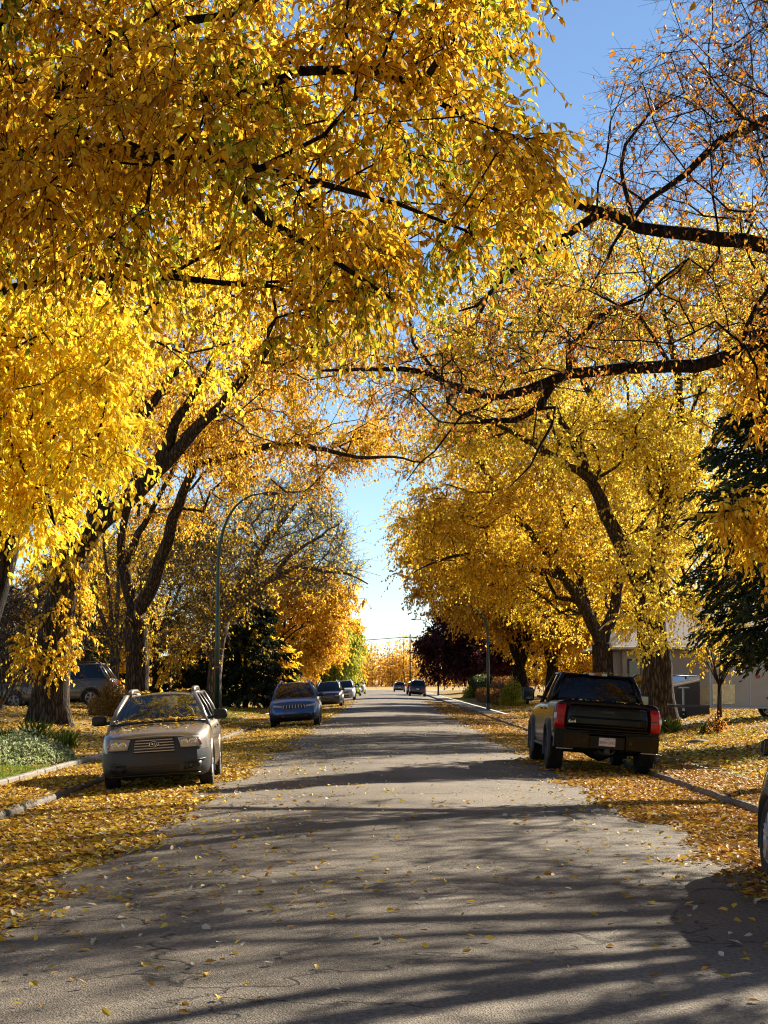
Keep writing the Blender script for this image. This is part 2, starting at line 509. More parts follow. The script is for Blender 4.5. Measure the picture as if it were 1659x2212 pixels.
class Skel:
    """a branching skeleton: nodes with a parent and a least radius"""
    def __init__(s):
        s.p = []; s.par = []; s.r = []; s.path = []; s.limb = []

    def node(s, p, par, r=0.):
        s.p.append(np.asarray(p, float)); s.par.append(par); s.r.append(r)
        s.path.append(0. if par < 0 else s.path[par] + np.linalg.norm(s.p[-1] - s.p[par]))
        return len(s.p) - 1

    def limb_line(s, pts, r0, r1, step=.4, jit=0., rng=None, root=False, attach=True):
        q, t = catmull(pts, step)
        if jit and rng is not None:
            w = rng.normal(size=q.shape) * jit; w[0] = 0
            q = q + w
        if root or not s.p: par = -1; k0 = 0
        else:
            A = np.array(s.p); par = int(np.argmin(np.linalg.norm(A - q[0], axis=1))); k0 = 0
        ids = []
        for k in range(k0, len(q)):
            par = s.node(q[k], par, r0 + (r1 - r0) * t[k]); ids.append(par)
        return ids

    def fill(s, centres, rng, step=.55, wpath=.22, arch=.12, jit=.05, minz=None):
        centres = np.asarray(centres)
        A = np.array(s.p)
        d0 = np.array([np.min(np.linalg.norm(A - c, axis=1)) for c in centres])
        order = np.argsort(d0)
        cap = len(s.p) + len(centres) * 12 + 10
        buf = np.zeros((cap, 3)); pl = np.zeros(cap); n = len(s.p)
        buf[:n] = A; pl[:n] = s.path
        if minz is not None: pl[:n] += np.where(A[:, 2] < minz, 50, 0)
        ends = np.zeros(len(centres), int); dirs = np.zeros((len(centres), 3))
        for ci in order:
            c = centres[ci]
            d = np.linalg.norm(buf[:n] - c, axis=1)
            k = int(np.argmin(d + wpath * pl[:n] + .6 * np.maximum(0, buf[:n, 2] - c[2])))
            a = buf[k].copy(); dist = d[k]
            m = min(11, max(1, int(dist / step)))
            par = k
            for j in range(1, m + 1):
                t = j / m
                q = a * (1 - t) + c * t
                if j < m:
                    q = q + rng.normal(size=3) * jit * dist ** .5
                    q[2] += arch * dist * math.sin(PI * t)
                par = s.node(q, par, 0.)
                if n < cap:
                    buf[n] = q; pl[n] = s.path[par]; n += 1
            ends[ci] = par; dirs[ci] = c - s.p[s.par[par]]
        return ends, unit(dirs)

    def mesh(s, rt=.006, ex=.45, gnarl=.0, flare=None, rng=None):
        n = len(s.p); Pn = np.array(s.p); par = np.array(s.par)
        cnt = np.ones(n)
        kids = [[] for _ in range(n)]
        for i in range(n - 1, -1, -1):
            if par[i] >= 0: cnt[par[i]] += cnt[i] * (1 if True else 0)
        for i in range(n):
            if par[i] >= 0: kids[par[i]].append(i)
        rad = np.maximum(np.array(s.r), rt * np.maximum(cnt, 1) ** ex)
        lim = np.array(s.r)
        rad = np.where(lim > 0, np.minimum(rad, lim * 1.25 + .004), rad)
        for i in range(n):
            if par[i] >= 0: rad[i] = min(rad[i], rad[par[i]] * 1.02)
        VV = []; FF = []; base = 0
        stack = [(i, -1) for i in range(n) if par[i] < 0]
        while stack:
            st, pa = stack.pop()
            chain = ([pa] if pa >= 0 else []) + [st]
            cur = st
            while kids[cur]:
                ks = sorted(kids[cur], key=lambda q: (lim[q] > 0, rad[q]), reverse=True)
                for q in ks[1:]: stack.append((q, cur))
                cur = ks[0]; chain.append(cur)
            if len(chain) < 2: continue
            pts = Pn[chain]; r = rad[chain].copy()
            if pa >= 0: r[0] = min(r[0], r[1] * 1.25)
            if flare is not None and pa < 0:
                h = pts[:, 2] - pts[0, 2]
                r = r * (1 + flare * np.exp(-h / .45)); fl_h = h
            rm = r.max()
            sides = 3 if rm < .012 else 5 if rm < .04 else 8 if rm < .13 else 12 if rm < .3 else 22
            tg = np.gradient(pts, axis=0); tg = unit(tg)
            mean = np.abs(tg).mean(0); ref = np.eye(3)[int(np.argmin(mean))]
            n1 = unit(np.cross(tg, ref)); n2 = np.cross(tg, n1)
            ang = np.arange(sides) * 2 * PI / sides
            rr = np.broadcast_to(r[:, None], (len(r), sides)).copy()
            if gnarl and rm > .06:
                h = np.concatenate([[0], np.cumsum(np.linalg.norm(np.diff(pts, axis=0), axis=1))])
                ph = (base * .37) % 6.28
                wob = (np.sin(3 * ang[None, :] + h[:, None] * .8 + ph) * .5 + np.sin(5 * ang[None, :] - h[:, None] * 1.7 + ph * 2) * .35
                       + np.sin(2 * ang[None, :] + h[:, None] * 2.3) * .4)
                rr = rr * (1 + gnarl * wob)
            if flare is not None and pa < 0:
                rr = rr * (1 + flare * .75 * np.exp(-fl_h / .55)[:, None] * (np.sin(5 * ang + base)[None] * .55 + np.sin(3 * ang + 1)[None] * .5))
            v = pts[:, None, :] + (n1[:, None, :] * np.cos(ang)[None, :, None] + n2[:, None, :] * np.sin(ang)[None, :, None]) * rr[:, :, None]
            idx = base + np.arange(len(r) * sides).reshape(len(r), sides)
            a = idx[:-1]; b = idx[1:]
            FF.append(np.stack([a, np.roll(a, -1, 1), np.roll(b, -1, 1), b], -1).reshape(-1, 4))
            VV.append(v.reshape(-1, 3)); base += len(r) * sides
        s.rad = rad
        return np.concatenate(VV), np.concatenate(FF)


PAL = {
    'gold': [((0.707, 0.452, 0.029), 4), ((0.811, 0.578, 0.046), 3), ((0.572, 0.326, 0.021), 2), ((0.728, 0.599, 0.092), 1), ((0.416, 0.379, 0.046), .5)],
    'near': [((0.686, 0.420, 0.023), 4), ((0.790, 0.547, 0.034), 3), ((0.541, 0.294, 0.017), 2.4), ((0.645, 0.547, 0.057), 1), ((0.374, 0.179, 0.017), .5)],
    'bright': [((0.884, 0.634, 0.034), 5), ((0.930, 0.751, 0.069), 3), ((0.811, 0.504, 0.023), 2), ((0.624, 0.537, 0.057), .6)],
    'amber': [((0.686, 0.408, 0.032), 4), ((0.593, 0.300, 0.023), 2.4), ((0.770, 0.537, 0.052), 3), ((0.437, 0.215, 0.023), 1)],
    'lemon': [((0.790, 0.590, 0.057), 4), ((0.874, 0.691, 0.115), 3), ((0.666, 0.447, 0.034), 2), ((0.499, 0.437, 0.057), 1)],
    'rust': [((.42, .15, .025), 3), ((.55, .25, .03), 3), ((.30, .10, .02), 2), ((.62, .36, .04), 2)],
    'green': [((.22, .25, .018), 1.6), ((.42, .41, .025), 3), ((.14, .17, .012), .8), ((.58, .50, .03), 3)],
    'plum': [((.05, .012, .016), 4), ((.09, .018, .022), 2), ((.03, .01, .01), 2), ((.16, .05, .03), .5)],
    'orange': [((.58, .32, .04), 4), ((.66, .42, .06), 3), ((.46, .24, .03), 2), ((.40, .30, .10), 1)],
    'hedge_green': [((.045, .06, .012), 3), ((.07, .085, .018), 2), ((.03, .04, .01), 2), ((.16, .13, .03), .6)],
    'hedge_rust': [((.36, .14, .03), 3), ((.44, .21, .04), 2), ((.17, .06, .018), 2), ((.30, .20, .06), 1)],
    'hedge_gold': [((.30, .18, .045), 3), ((.42, .27, .06), 3), ((.20, .10, .03), 2)],
    'lime': [((.34, .34, .03), 3), ((.45, .42, .05), 2), ((.22, .25, .02), 2)],
    'spruce': [((.030, .046, .022), 4), ((.046, .066, .030), 3), ((.012, .020, .011), 2), ((.065, .08, .04), .9)],
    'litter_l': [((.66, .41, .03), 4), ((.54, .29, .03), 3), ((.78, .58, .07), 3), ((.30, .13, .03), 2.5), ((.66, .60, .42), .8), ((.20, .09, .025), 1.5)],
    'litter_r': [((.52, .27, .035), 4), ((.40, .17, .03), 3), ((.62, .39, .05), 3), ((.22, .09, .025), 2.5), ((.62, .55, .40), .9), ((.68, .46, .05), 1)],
    'litter_road': [((.66, .46, .05), 4), ((.60, .36, .04), 2), ((.66, .60, .42), 2.4), ((.42, .22, .04), 2)],
    'silver_green': [((.20, .24, .10), 3), ((.30, .33, .17), 3), ((.12, .16, .05), 2), ((.38, .38, .24), 1)],
}


def pal_cols(n, pal, rng, jit=.16):
    c = np.array([x[0] for x in PAL[pal]]); w = np.array([x[1] for x in PAL[pal]], float); w /= w.sum()
    k = rng.choice(len(c), n, p=w)
    return np.clip(c[k] * (1 + rng.normal(size=(n, 1)) * jit), .002, .95)


def cluster_foliage(C, D, rng, pal, ntw=5, nlf=10, tl=.6, droop=.25, spread=.9, size=(.08, .12), aspect=.55, hexa=True,
                    twr=.004, green=0., hang=.5, keep=1., fold=.18, levels=1, green_pal='green', gscale=.45, tsides=3):
    """twigs with leaves round every cluster centre; returns (twig verts, faces), (leaf verts, faces, cols)"""
    n = len(C)
    if n == 0: return None
    c = np.repeat(C, ntw, 0); d = np.repeat(D, ntw, 0)
    m = len(c)
    dd = unit(d * .55 + rand_unit(m, rng) * spread + np.array([0, 0, -.12 * hang]))
    L = tl * rng.uniform(.55, 1.25, (m, 1))
    T = np.linspace(0, 1, 4)
    bend = rng.normal(size=(m, 3)) * .12
    pts = np.stack([c + dd * L * t + (bend - np.array([0, 0, droop])) * L * t * t for t in T], 1)
    allp = [pts]
    if levels > 1:
        k = 3
        src = np.repeat(pts, k, 0); tt = rng.uniform(.25, .9, (len(src), 1))
        b = src[:, 0] * (1 - tt) + src[:, 3] * tt
        d2 = unit(unit(src[:, 3] - src[:, 0]) * .7 + rand_unit(len(src), rng) * .75)
        L2 = tl * rng.uniform(.3, .7, (len(src), 1))
        allp.append(np.stack([b + d2 * L2 * t - np.array([0, 0, droop * .8]) * L2 * t * t for t in T], 1))
    twv = []; twf = []; o = 0
    for li, pp in enumerate(allp):
        v, f = tubes_np(pp, twr * (1 if li == 0 else .6), twr * .45, tsides)
        twv.append(v); twf.append(f + o); o += len(v)
    tw = (np.concatenate(twv), np.concatenate(twf))
    src = np.concatenate(allp)
    if nlf <= 0: return tw, None
    S = np.repeat(src, nlf, 0)
    t = np.tile(np.linspace(.12, 1., nlf), len(src)) + rng.uniform(-.05, .05, len(S))
    t = np.clip(t, 0, 1)
    if keep < 1:
        kk = rng.random(len(S)) < keep
        S = S[kk]; t = t[kk]
    x = t * 3; i = np.clip(x.astype(int), 0, 2); fr = (x - i)[:, None]
    ar = np.arange(len(S))
    pos = S[ar, i] * (1 - fr) + S[ar, i + 1] * fr
    tw_d = unit(S[ar, i + 1] - S[ar, i])
    sd = rand_unit(len(S), rng)
    ax = unit(tw_d * .45 + sd * .75 + np.array([0, 0, -hang]))
    nr = rand_unit(len(S), rng) * .8 + np.array([0, 0, .6])
    Ls = rng.uniform(size[0], size[1], len(S))
    v, f, k = leaf_geo(pos, ax, nr, Ls, Ls * aspect * rng.uniform(.8, 1.2, len(S)), fold=fold, hexa=hexa)
    cols = pal_cols(len(S), pal, rng)
    if green > 0:
        g = fbm(np.round(pos[::1] / .25) * .25 if len(pos) < 1 else pos[:: max(1, 1)], gscale, 5) if len(pos) < 90000 else np.sin(pos[:, 0] * 2.3 + 1.4 * np.sin(pos[:, 2] * 1.1) + 1) * np.sin(pos[:, 1] * 1.9 + pos[:, 0]) * np.sin(pos[:, 2] * 2.5 + pos[:, 0] * .8)
        sel = (g > .32 - green) & (rng.random(len(pos)) < .75)
        cols[sel] = pal_cols(int(sel.sum()), green_pal, rng)
    return tw, (v, f, np.repeat(cols, k, 0))


def ell_points(n, rng, parts, thr=-.15, scale=.28, seed=0, shell=.55):
    """cluster centres in a union of ellipsoids (centre, radii, weight), thinned by noise, biased to the shell"""
    out = []
    w = np.array([p[2] for p in parts], float); w /= w.sum()
    for (c, r, _), k in zip(parts, (w * n).astype(int)):
        q = rand_unit(k * 3, rng)
        rad = rng.random(k * 3) ** (1 / 3) * (1 - shell) + shell * rng.random(k * 3) ** .25
        rad = rad * (1 + .42 * fbm(q, 2.3, seed + 3) + .16 * fbm(q, 6.0, seed + 1))
        q = np.array(c) + q * np.array(r) * rad[:, None]
        g = fbm(q, scale, seed)
        q = q[g > thr][:k]
        out.append(q)
    return np.concatenate(out)


def elm_limbs(base, H, spread, rng, nl=5, fork=.28, r=.45, lean=(0, 0), az0=None, curve=1.25):
    """trunk + ascending limbs of a vase-shaped street elm; returns list of (pts, r0, r1)"""
    b = np.array(base, float)
    hf = H * fork
    f = b + np.array([lean[0], lean[1], hf])
    out = [([b - np.array([0, 0, .25]), b + np.array([lean[0] * .2, lean[1] * .2, hf * .5]), f], r, r * .82)]
    a0 = rng.uniform(0, 2 * PI) if az0 is None else az0
    for k in range(nl):
        a = a0 + 2 * PI * k / nl + rng.uniform(-.25, .25)
        sp = spread * rng.uniform(.55, .9); top = hf + (H - hf) * rng.uniform(.62, .92)
        pts = []
        st = f - np.array([0, 0, hf * rng.uniform(.02, .22)])
        for t in (0, .2, .45, .72, 1):
            hz = sp * t ** curve; vz = (top - st[2] + b[2] * 0) * (1 - (1 - t) ** 1.45)
            pts.append(st + np.array([math.cos(a + t * .15) * hz, math.sin(a + t * .15) * hz, vz]))
        out.append((pts, r * rng.uniform(.42, .6), .045))
    return out


def build_tree(name, label, cat, group, limbs, centres, rng, fol, bark='bark', leaf='leaf', rt=.006, ex=.45, gnarl=.05,
               flare=.45, fill=None, extra=None, jit=.03, crown='crown', wisps=0.):
    """fol: dict or list of (selector, dict) for cluster_foliage. extra: more clusters (pos, dir, dict)"""
    root = np.array(limbs[0][0][0], float); root[2] = ground_z(root[0], root[1])
    t = thing(name, label, cat, tuple(root), group=group)
    sk = Skel()
    for i, (pts, r0, r1) in enumerate(limbs):
        sk.limb_line(pts, r0, r1, jit=jit if i else .015, rng=rng, root=(i == 0))
    ends, dirs = (None, None)
    if len(centres):
        ends, dirs = sk.fill(centres, rng, **(fill or {}))
    v, f = sk.mesh(rt, ex, gnarl, flare, rng)
    mesh_np('trunk', v - root, f, M[bark], t, smooth=True)
    jobs = []
    if len(centres): jobs.append((np.array([sk.p[e] for e in ends]), dirs, fol))
    for e in (extra or []): jobs.append(e)
    if wisps and len(centres):
        k = rng.random(len(dirs)) < wisps
        jobs.append((jobs[0][0][k], dirs[k], dict(fol, ntw=2, tl=fol['tl'] * 2.1, keep=.75, spread=.6)))
    tv = []; tf = []; o = 0; lv = []; lf = []; lc = []; lo = 0
    for C, D, fo in jobs:
        r = cluster_foliage(C, D, rng, **fo)
        if r is None: continue
        tw, le = r
        tv.append(tw[0]); tf.append(tw[1] + o); o += len(tw[0])
        if le is not None:
            lv.append(le[0]); lf.append(le[1] + lo); lc.append(le[2]); lo += len(le[0])
    if tv: mesh_np('twigs', np.concatenate(tv) - root, np.concatenate(tf), M[bark], t)
    if lv: mesh_np(crown, np.concatenate(lv) - root, np.concatenate(lf), M[leaf], t, col=np.concatenate(lc))
    return t


def copy_tree(o, loc, rz, sc, label, group=None):
    c = o.copy(); COL.objects.link(c)
    c.location = loc; c.rotation_euler = (0, 0, rz); c.scale = (sc, sc, sc)
    c['label'] = label
    if group: c['group'] = group
    for ch in list(o.children):
        d = ch.copy(); COL.objects.link(d); d.parent = c
    return c


def spruce(name, label, base, H, Rr, rng, group=None, dens=1., z0=.6, skirt=0., tuft=(.12, .2), pal='spruce', hidden_top=1.0):
    base = np.array(base, float)
    t = thing(name, label, 'spruce', tuple(base), group=group)
    mb = MB()
    mb.tube([(0, 0, -.2), (0.03, 0, H * .3), (0, .03, H * .65), (0, 0, H)], [.022 * H, .016 * H, .009 * H, .01], 12)
    nb = int(H * 9 * dens)
    z = z0 + (H - z0) * (1 - (1 - np.linspace(0, .985, nb)) ** 1.0) + rng.normal(size=nb) * .08
    a = np.arange(nb) * 2.399 + rng.normal(size=nb) * .35
    frac = np.clip((H - z) / (H - z0), 0.02, 1)
    ln = Rr * frac ** .72 * rng.uniform(.68, 1.08, nb)
    if skirt > 0: ln = ln * np.clip(.42 + .58 * (z - z0) / skirt, .3, 1)
    d = np.stack([np.cos(a), np.sin(a), np.zeros(nb)], 1)
    S = np.linspace(0, 1, 6)
    drp = rng.uniform(.12, .30, nb)
    pts = np.stack([np.stack([d[:, 0] * ln * s, d[:, 1] * ln * s, z - drp * ln * (s * 1.15 - .55 * s ** 3) + .02], 1) for s in S], 1)
    bv, bf = tubes_np(pts, np.maximum(.006, ln * .012), .004, 4)
    mb.add(bv, bf.tolist()); mb.build('trunk', M['bark_spruce'], t, True)
    # side branchlets
    k = 26
    src = np.repeat(pts, k, 0); dr = np.repeat(d, k, 0); lr = np.repeat(ln, k)
    s = np.tile(np.linspace(.06, 1., k), nb) + rng.uniform(-.03, .03, nb * k)
    s = np.clip(s, .05, .999)
    x = s * 5; i = np.clip(x.astype(int), 0, 4); fr = (x - i)[:, None]
    ar = np.arange(len(src))
    b = src[ar, i] * (1 - fr) + src[ar, i + 1] * fr
    sd = np.cross(dr, [0, 0, 1]) * np.where(np.tile(np.arange(k), nb) % 2 == 0, 1, -1)[:, None]
    d2 = unit(dr * .8 + sd * rng.uniform(.6, 1.2, (len(b), 1)) + np.stack([np.zeros(len(b)), np.zeros(len(b)), rng.uniform(-.75, -.1, len(b))], 1))
    L2 = lr * (.12 + .30 * np.sin(np.clip(s, .0, 1) * PI * .8 + .4)) * rng.uniform(.6, 1.1, len(b))
    L2 = np.clip(L2, .12, .95)
    # tufts along each branchlet
    q = 13
    tt = np.tile(np.linspace(.0, 1, q), len(b)) + rng.uniform(-.06, .06, len(b) * q)
    bb = np.repeat(b, q, 0); d3 = np.repeat(d2, q, 0); LL = np.repeat(L2, q)
    pos = bb + d3 * (tt * LL)[:, None] - np.array([0, 0, .22]) * (tt ** 2 * LL)[:, None]
    ax = unit(d3 + rand_unit(len(pos), rng) * .55 + np.array([0, 0, -.18]))
    Ls = rng.uniform(tuft[0], tuft[1], len(pos))
    v, f, kk = leaf_geo(pos, ax, rand_unit(len(pos), rng) + np.array([0, 0, .4]), Ls, Ls * .40, fold=.06, hexa=False)
    cols = np.repeat(pal_cols(len(pos), pal, rng), kk, 0)
    mesh_np('needles', v, f, M['needle'], t, col=cols)
    return t


def leaf_mass(name, label, cat, pts, rng, pal, size, mat='leaf', parent=None, aspect=.6, kind=None, group=None, up=.3, hexa=False, origin=(0, 0, 0)):
    n = len(pts)
    ax = rand_unit(n, rng) + np.array([0, 0, -.1]); nr = rand_unit(n, rng) + np.array([0, 0, up])
    Ls = rng.uniform(size[0], size[1], n)
    v, f, k = leaf_geo(np.asarray(pts) - np.array(origin), ax, nr, Ls, Ls * aspect, hexa=hexa)
    o = mesh_np(name, v, f, M[mat], parent, col=np.repeat(pal_cols(n, pal, rng), k, 0))
    if parent is None: o.location = origin
    return tag(o, label, cat, group, kind)


def hedge(label, a, b, depth, h, rng, pal, n, size, name='hedge', cat='hedge', group=None, round_=.35):
    """clipped hedge from a to b (ground points): twiggy core and leaves through its outer layer"""
    a = np.array([*a, ground_z(*a)]); b = np.array([*b, ground_z(*b)])
    o = (a + b) / 2
    L = np.linalg.norm(b - a); u = unit(b - a); w = np.cross([0, 0, 1], u)
    t = thing(name, label, cat, tuple(o), group=group)
    q = rng.uniform(-1, 1, (n * 2, 3))
    # superellipsoid shell
    e = (np.abs(q) ** 4).sum(1) ** .25
    q = q / e[:, None] * (rng.uniform(.80, 1.04, (len(q), 1)))
    q = q[q[:, 2] > -.98][:n]
    p = u * (q[:, 0:1] * L / 2) + w * (q[:, 1:2] * depth / 2) + np.array([0, 0, 1]) * (h / 2 + q[:, 2:3] * h / 2)
    p = p + np.stack([fbm(p + o, 1.3, 1), fbm(p + o, 1.3, 2), fbm(p + o, 1.3, 3)], 1) * .14
    leaf_mass('foliage', None, None, p, rng, pal, size, parent=t)
    # core of short twigs
    m = max(60, n // 25)
    c = rng.uniform(-.85, .85, (m, 3)); cc = u * (c[:, 0:1] * L / 2) + w * (c[:, 1:2] * depth / 2)
    top = cc + np.array([0, 0, 1]) * (h * rng.uniform(.6, .95, (m, 1))) + rng.normal(size=(m, 3)) * .1
    base = cc * .97
    pts = np.stack([base, (base + top) / 2 + rng.normal(size=(m, 3)) * .06, top], 1)
    v, f = tubes_np(pts, .012, .005, 3)
    mesh_np('stems', v, f, M['bark_dark'], t)
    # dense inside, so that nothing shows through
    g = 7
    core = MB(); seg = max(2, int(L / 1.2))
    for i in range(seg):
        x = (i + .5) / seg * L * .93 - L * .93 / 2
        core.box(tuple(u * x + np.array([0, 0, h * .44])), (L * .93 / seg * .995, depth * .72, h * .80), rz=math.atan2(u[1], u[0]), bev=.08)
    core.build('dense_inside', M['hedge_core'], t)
    return t


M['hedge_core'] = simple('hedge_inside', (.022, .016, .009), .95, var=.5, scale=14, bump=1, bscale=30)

# ------------------------------------------------------------------ setting: ground, road, kerbs, pavements
def grid_sheet(name, xs, ys, zf, mat, smooth=True):
    X, Y = np.meshgrid(xs, ys); Z = zf(X, Y)
    v = np.stack([X, Y, Z], -1).reshape(-1, 3)
    nx, ny = len(xs), len(ys)
    i = np.arange((ny - 1) * nx).reshape(ny - 1, nx)[:, :-1].ravel()
    f = np.stack([i, i + 1, i + nx + 1, i + nx], 1)
    o = mesh_np(name, v, f, M[mat], smooth=smooth)
    o['kind'] = 'structure'
    return o


YS = np.concatenate([np.arange(-12, 60, 1.0), np.arange(60, 200, 4.0), np.arange(200, 345, 12.0)])
YR = YS[YS <= 330]
grid_sheet('road', np.linspace(-HALF, HALF, 25), np.append(YR, 334), lambda x, y: road_z(x) + .006 * np.sin(x * 1.3 + y * .21) * (np.abs(x) < 4.5), 'asphalt')
# cross street at the far end of the road
grid_sheet('cross_street', np.linspace(-160, 160, 60), np.array([334., 338, 344]), lambda x, y: 0 * x - .10 + 0 * y, 'asphalt')
far = np.concatenate([np.arange(344, 520, 16.), np.array([600., 900, 1500, 2600, 4200])])
grid_sheet('field', np.concatenate([[-3000, -900, -300], np.linspace(-160, 160, 33), [300, 900, 3000]]), far,
           lambda x, y: -.06 + .25 * np.sin(x * .021 + 1) * np.clip((y - 350) / 80, 0, 1), 'field')
for s in (-1, 1):
    xs = np.array([SW, 6.6, 7.0, 7.8, 8.5, 9.2, 10, 11, 12, 13, 14, 15, 17, 20, 26, 40, 80, 200, 700, 3000]) * s
    yy = np.append(YR, 334)
    if s < 0: xs = xs[::-1]
    grid_sheet('ground', xs, yy, lambda x, y: lawn_z(x, y), 'lawn')
    # pavement slabs 1.6 m long with a joint between them
    mb = MB(); k = 0
    y = -12.0
    while y < 330:
        L = 1.6 if y < 110 else 9.6
        x0, x1 = 5.10 * s, SW * s
        z = ZK + .004 * math.sin(y * 1.7 + s)
        mb.box(((x0 + x1) / 2, y + L / 2, z - .06), (SW - 5.10, L - .012, .12), bev=.006)
        y += L
    o = mb.build('sidewalk', M['concrete']); o['kind'] = 'structure'
    # kerb: blocks of uneven wear
    mb = MB(); y = -12.0; rk = random.Random(4 + s)
    while y < 330:
        L = rk.uniform(1.6, 3.2) if y < 110 else 12
        lo = 0.0
        if s > 0 and 92 < y < 104: lo = .09
        pts = []; n = 5
        for q in range(n):
            yy0 = y + (L - .015) * q / (n - 1)
            w = rk.uniform(-.012, .012); h = rk.uniform(-.012, .006) - lo
            X0 = HALF - .02 + w; zt = ZK + .004 + h
            pts += [(s * X0, yy0, -.45), (s * (X0 + .012), yy0, zt - .045), (s * (X0 + .05), yy0, zt - .006), (s * 5.098, yy0, zt + .002), (s * 5.098, yy0, -.45)]
        fs = []
        for q in range(n - 1):
            for e in range(4):
                a = q * 5 + e
                fs.append((a, a + 1, a + 6, a + 5))
        fs.append((0, 1, 2, 3, 4)); fs.append(tuple(range(5 * n - 1, 5 * n - 6, -1)))
        mb.add(pts, fs); y += L
    o = mb.build('kerb', M['kerb']); o['kind'] = 'structure'
# base under pavements so that no gap opens
for s in (-1, 1):
    grid_sheet('subsoil', np.array([4.96, SW + .02]) * s if s > 0 else np.array([-SW - .02, -4.96]), np.array([-12., 334]), lambda x, y: 0 * x - .32, 'kerb')
# low concrete edging along the planting bed on the left
mb = MB(); y = 20.0; rk = random.Random(9)
while y < 62:
    L = rk.uniform(.9, 1.3)
    mb.box((-SW - .06 + rk.uniform(-.02, .02), y + L / 2, ZK + .03), (.13, L - .03, .18), rz=rk.uniform(-.02, .02), bev=.02)
    y += L
o = mb.build('bed_edging', M['concrete']); o['kind'] = 'structure'
# driveways
def drive(name, x0, x1, y0, y1, lift=.012, n=14):
    xs = np.linspace(x0, x1, n); ys = np.linspace(y0, y1, 6)
    return grid_sheet(name, xs, ys, lambda x, y: np.maximum(lawn_z(x, y), ZK + .03) + lift, 'concrete')
drive('driveway', -20, -SW, 78.5, 81.2)
drive('driveway', -24, -9.2, 63.6, 64.6)
drive('driveway', SW, 26, 55.5, 59.8)
drive('driveway', SW, 24, 93, 103)

# ------------------------------------------------------------------ trees
def in_poly(px, py, poly):
    inside = np.zeros(len(px), bool); n = len(poly)
    for i in range(n):
        x1, y1 = poly[i]; x2, y2 = poly[(i + 1) % n]
        c = ((y1 > py) != (y2 > py)) & (px < (x2 - x1) * (py - y1) / (y2 - y1 + 1e-9) + x1)
        inside ^= c
    return inside


def volume_pts(poly, n, D0, D1, rng, thr=-.2, scale=.5, seed=1, zs=1.):
    """points in the block of space that the outline encloses between two distances, thinned by 3-D noise"""
    poly = np.array(poly, float)
    lo, hi = poly.min(0), poly.max(0)
    out = []; tot = 0
    while tot < n:
        q = rng.uniform(lo, hi, (n * 3, 2)); q = q[in_poly(q[:, 0], q[:, 1], poly)]
        p = Pv(q[:, 0], q[:, 1], rng.uniform(D0, D1, len(q)))
        p = p[fbm(p * [1, 1, zs], scale, seed) > thr]
        out.append(p); tot += len(p)
    return np.concatenate(out)[:n]


def L(*pts):
    return [P(*p) for p in pts]


def gz(x, y): return ground_z(x, y)


rng = np.random.default_rng(11)


def clear(c, rng, keep=.08):
    """thin the crowns where the sky opens between the two rows"""
    v = (c - CAM) @ ROT
    px = 829.5 + F * v[:, 0] / -v[:, 2]; py = 1106 - F * v[:, 1] / -v[:, 2]
    gap = in_poly(px, py, [(735, 1015), (866, 1000), (856, 1120), (850, 1250), (910, 1310), (940, 1350), (860, 1440), (770, 1440), (790, 1250), (735, 1110)])
    thin = in_poly(px, py, [(640, 800), (740, 775), (860, 765), (900, 860), (800, 900), (760, 935), (650, 880)])
    k = ~((gap & (rng.random(len(c)) > keep)) | (thin & (rng.random(len(c)) > .16)))
    return c[k]


ROW = 'elms lining the street'
# ---- the near tree on the left whose crown hangs over the road
b0 = np.array([-9.2, 17, gz(-9.2, 17)])
limbs = [([b0 - [0, 0, .3], b0 + [.25, 0, 2.2], np.array([-8.5, 16.6, 4.4])], .42, .34),
         ([np.array([-8.5, 16.6, 4.2])] + L((-300, 480, 16), (-60, 360, 15), (165, 330, 14), (320, 315, 13.7), (450, 345, 13.3), (550, 357, 13), (700, 400, 12.8), (860, 440, 12.6)), .085, .016),
         ([np.array([-8.5, 16.6, 4.4])] + L((-260, 250, 16), (0, 120, 15.5), (60, 190, 15.2), (190, 185, 15), (430, 215, 14.6), (640, 160, 14.2), (834, 137, 13.8), (905, 190, 13.5), (980, 240, 13.3), (1120, 310, 13)), .085, .014),
         ([np.array([-8.5, 16.6, 4.4])] + L((-240, 100, 16.5), (100, -150, 17), (500, -300, 17), (900, -330, 16)), .10, .02),
         ([np.array([-8.6, 16.7, 3.9])] + L((-330, 640, 16.8), (0, 620, 16.6), (250, 590, 16.2), (480, 600, 15.8), (690, 640, 15.2)), .07, .014),
         (L((190, 185, 15), (300, 90, 15.2), (480, 20, 15.4), (700, -60, 15.5), (940, -30, 15)), .06, .015),
         (L((450, 345, 13.3), (560, 480, 13.2), (700, 560, 13), (830, 640, 13)), .045, .012),
         (L((905, 190, 13.5), (960, 120, 13.4), (1010, 40, 13.4), (1070, -20, 13.4)), .04, .012)]
polyA = [(-520, -620), (1000, -640), (1190, -140), (1130, 40), (1075, 130), (1130, 250), (1180, 330), (1215, 350), (1180, 440), (1110, 500),
         (1010, 550), (920, 590), (860, 650), (770, 690), (690, 740), (620, 780), (560, 740), (480, 650), (390, 590), (250, 570), (-520, 600)]
cA = volume_pts(polyA, 1330, 11.6, 18.5, rng, thr=.02, scale=.75, seed=3, zs=1.9)
near_elm = build_tree('elm_tree', 'golden elm whose crown hangs over the road nearest of all, trunk out of sight', 'tree', ROW, limbs, cA, rng,
           dict(pal='near', ntw=6, nlf=13, tl=.46, droop=.55, spread=.75, size=(.05, .095), aspect=.55, twr=.004, green=.13, hang=.55, gscale=.8),
           bark='bark_dark', rt=.0036, ex=.44, fill=dict(step=.3, wpath=.2, arch=.12, jit=.09))
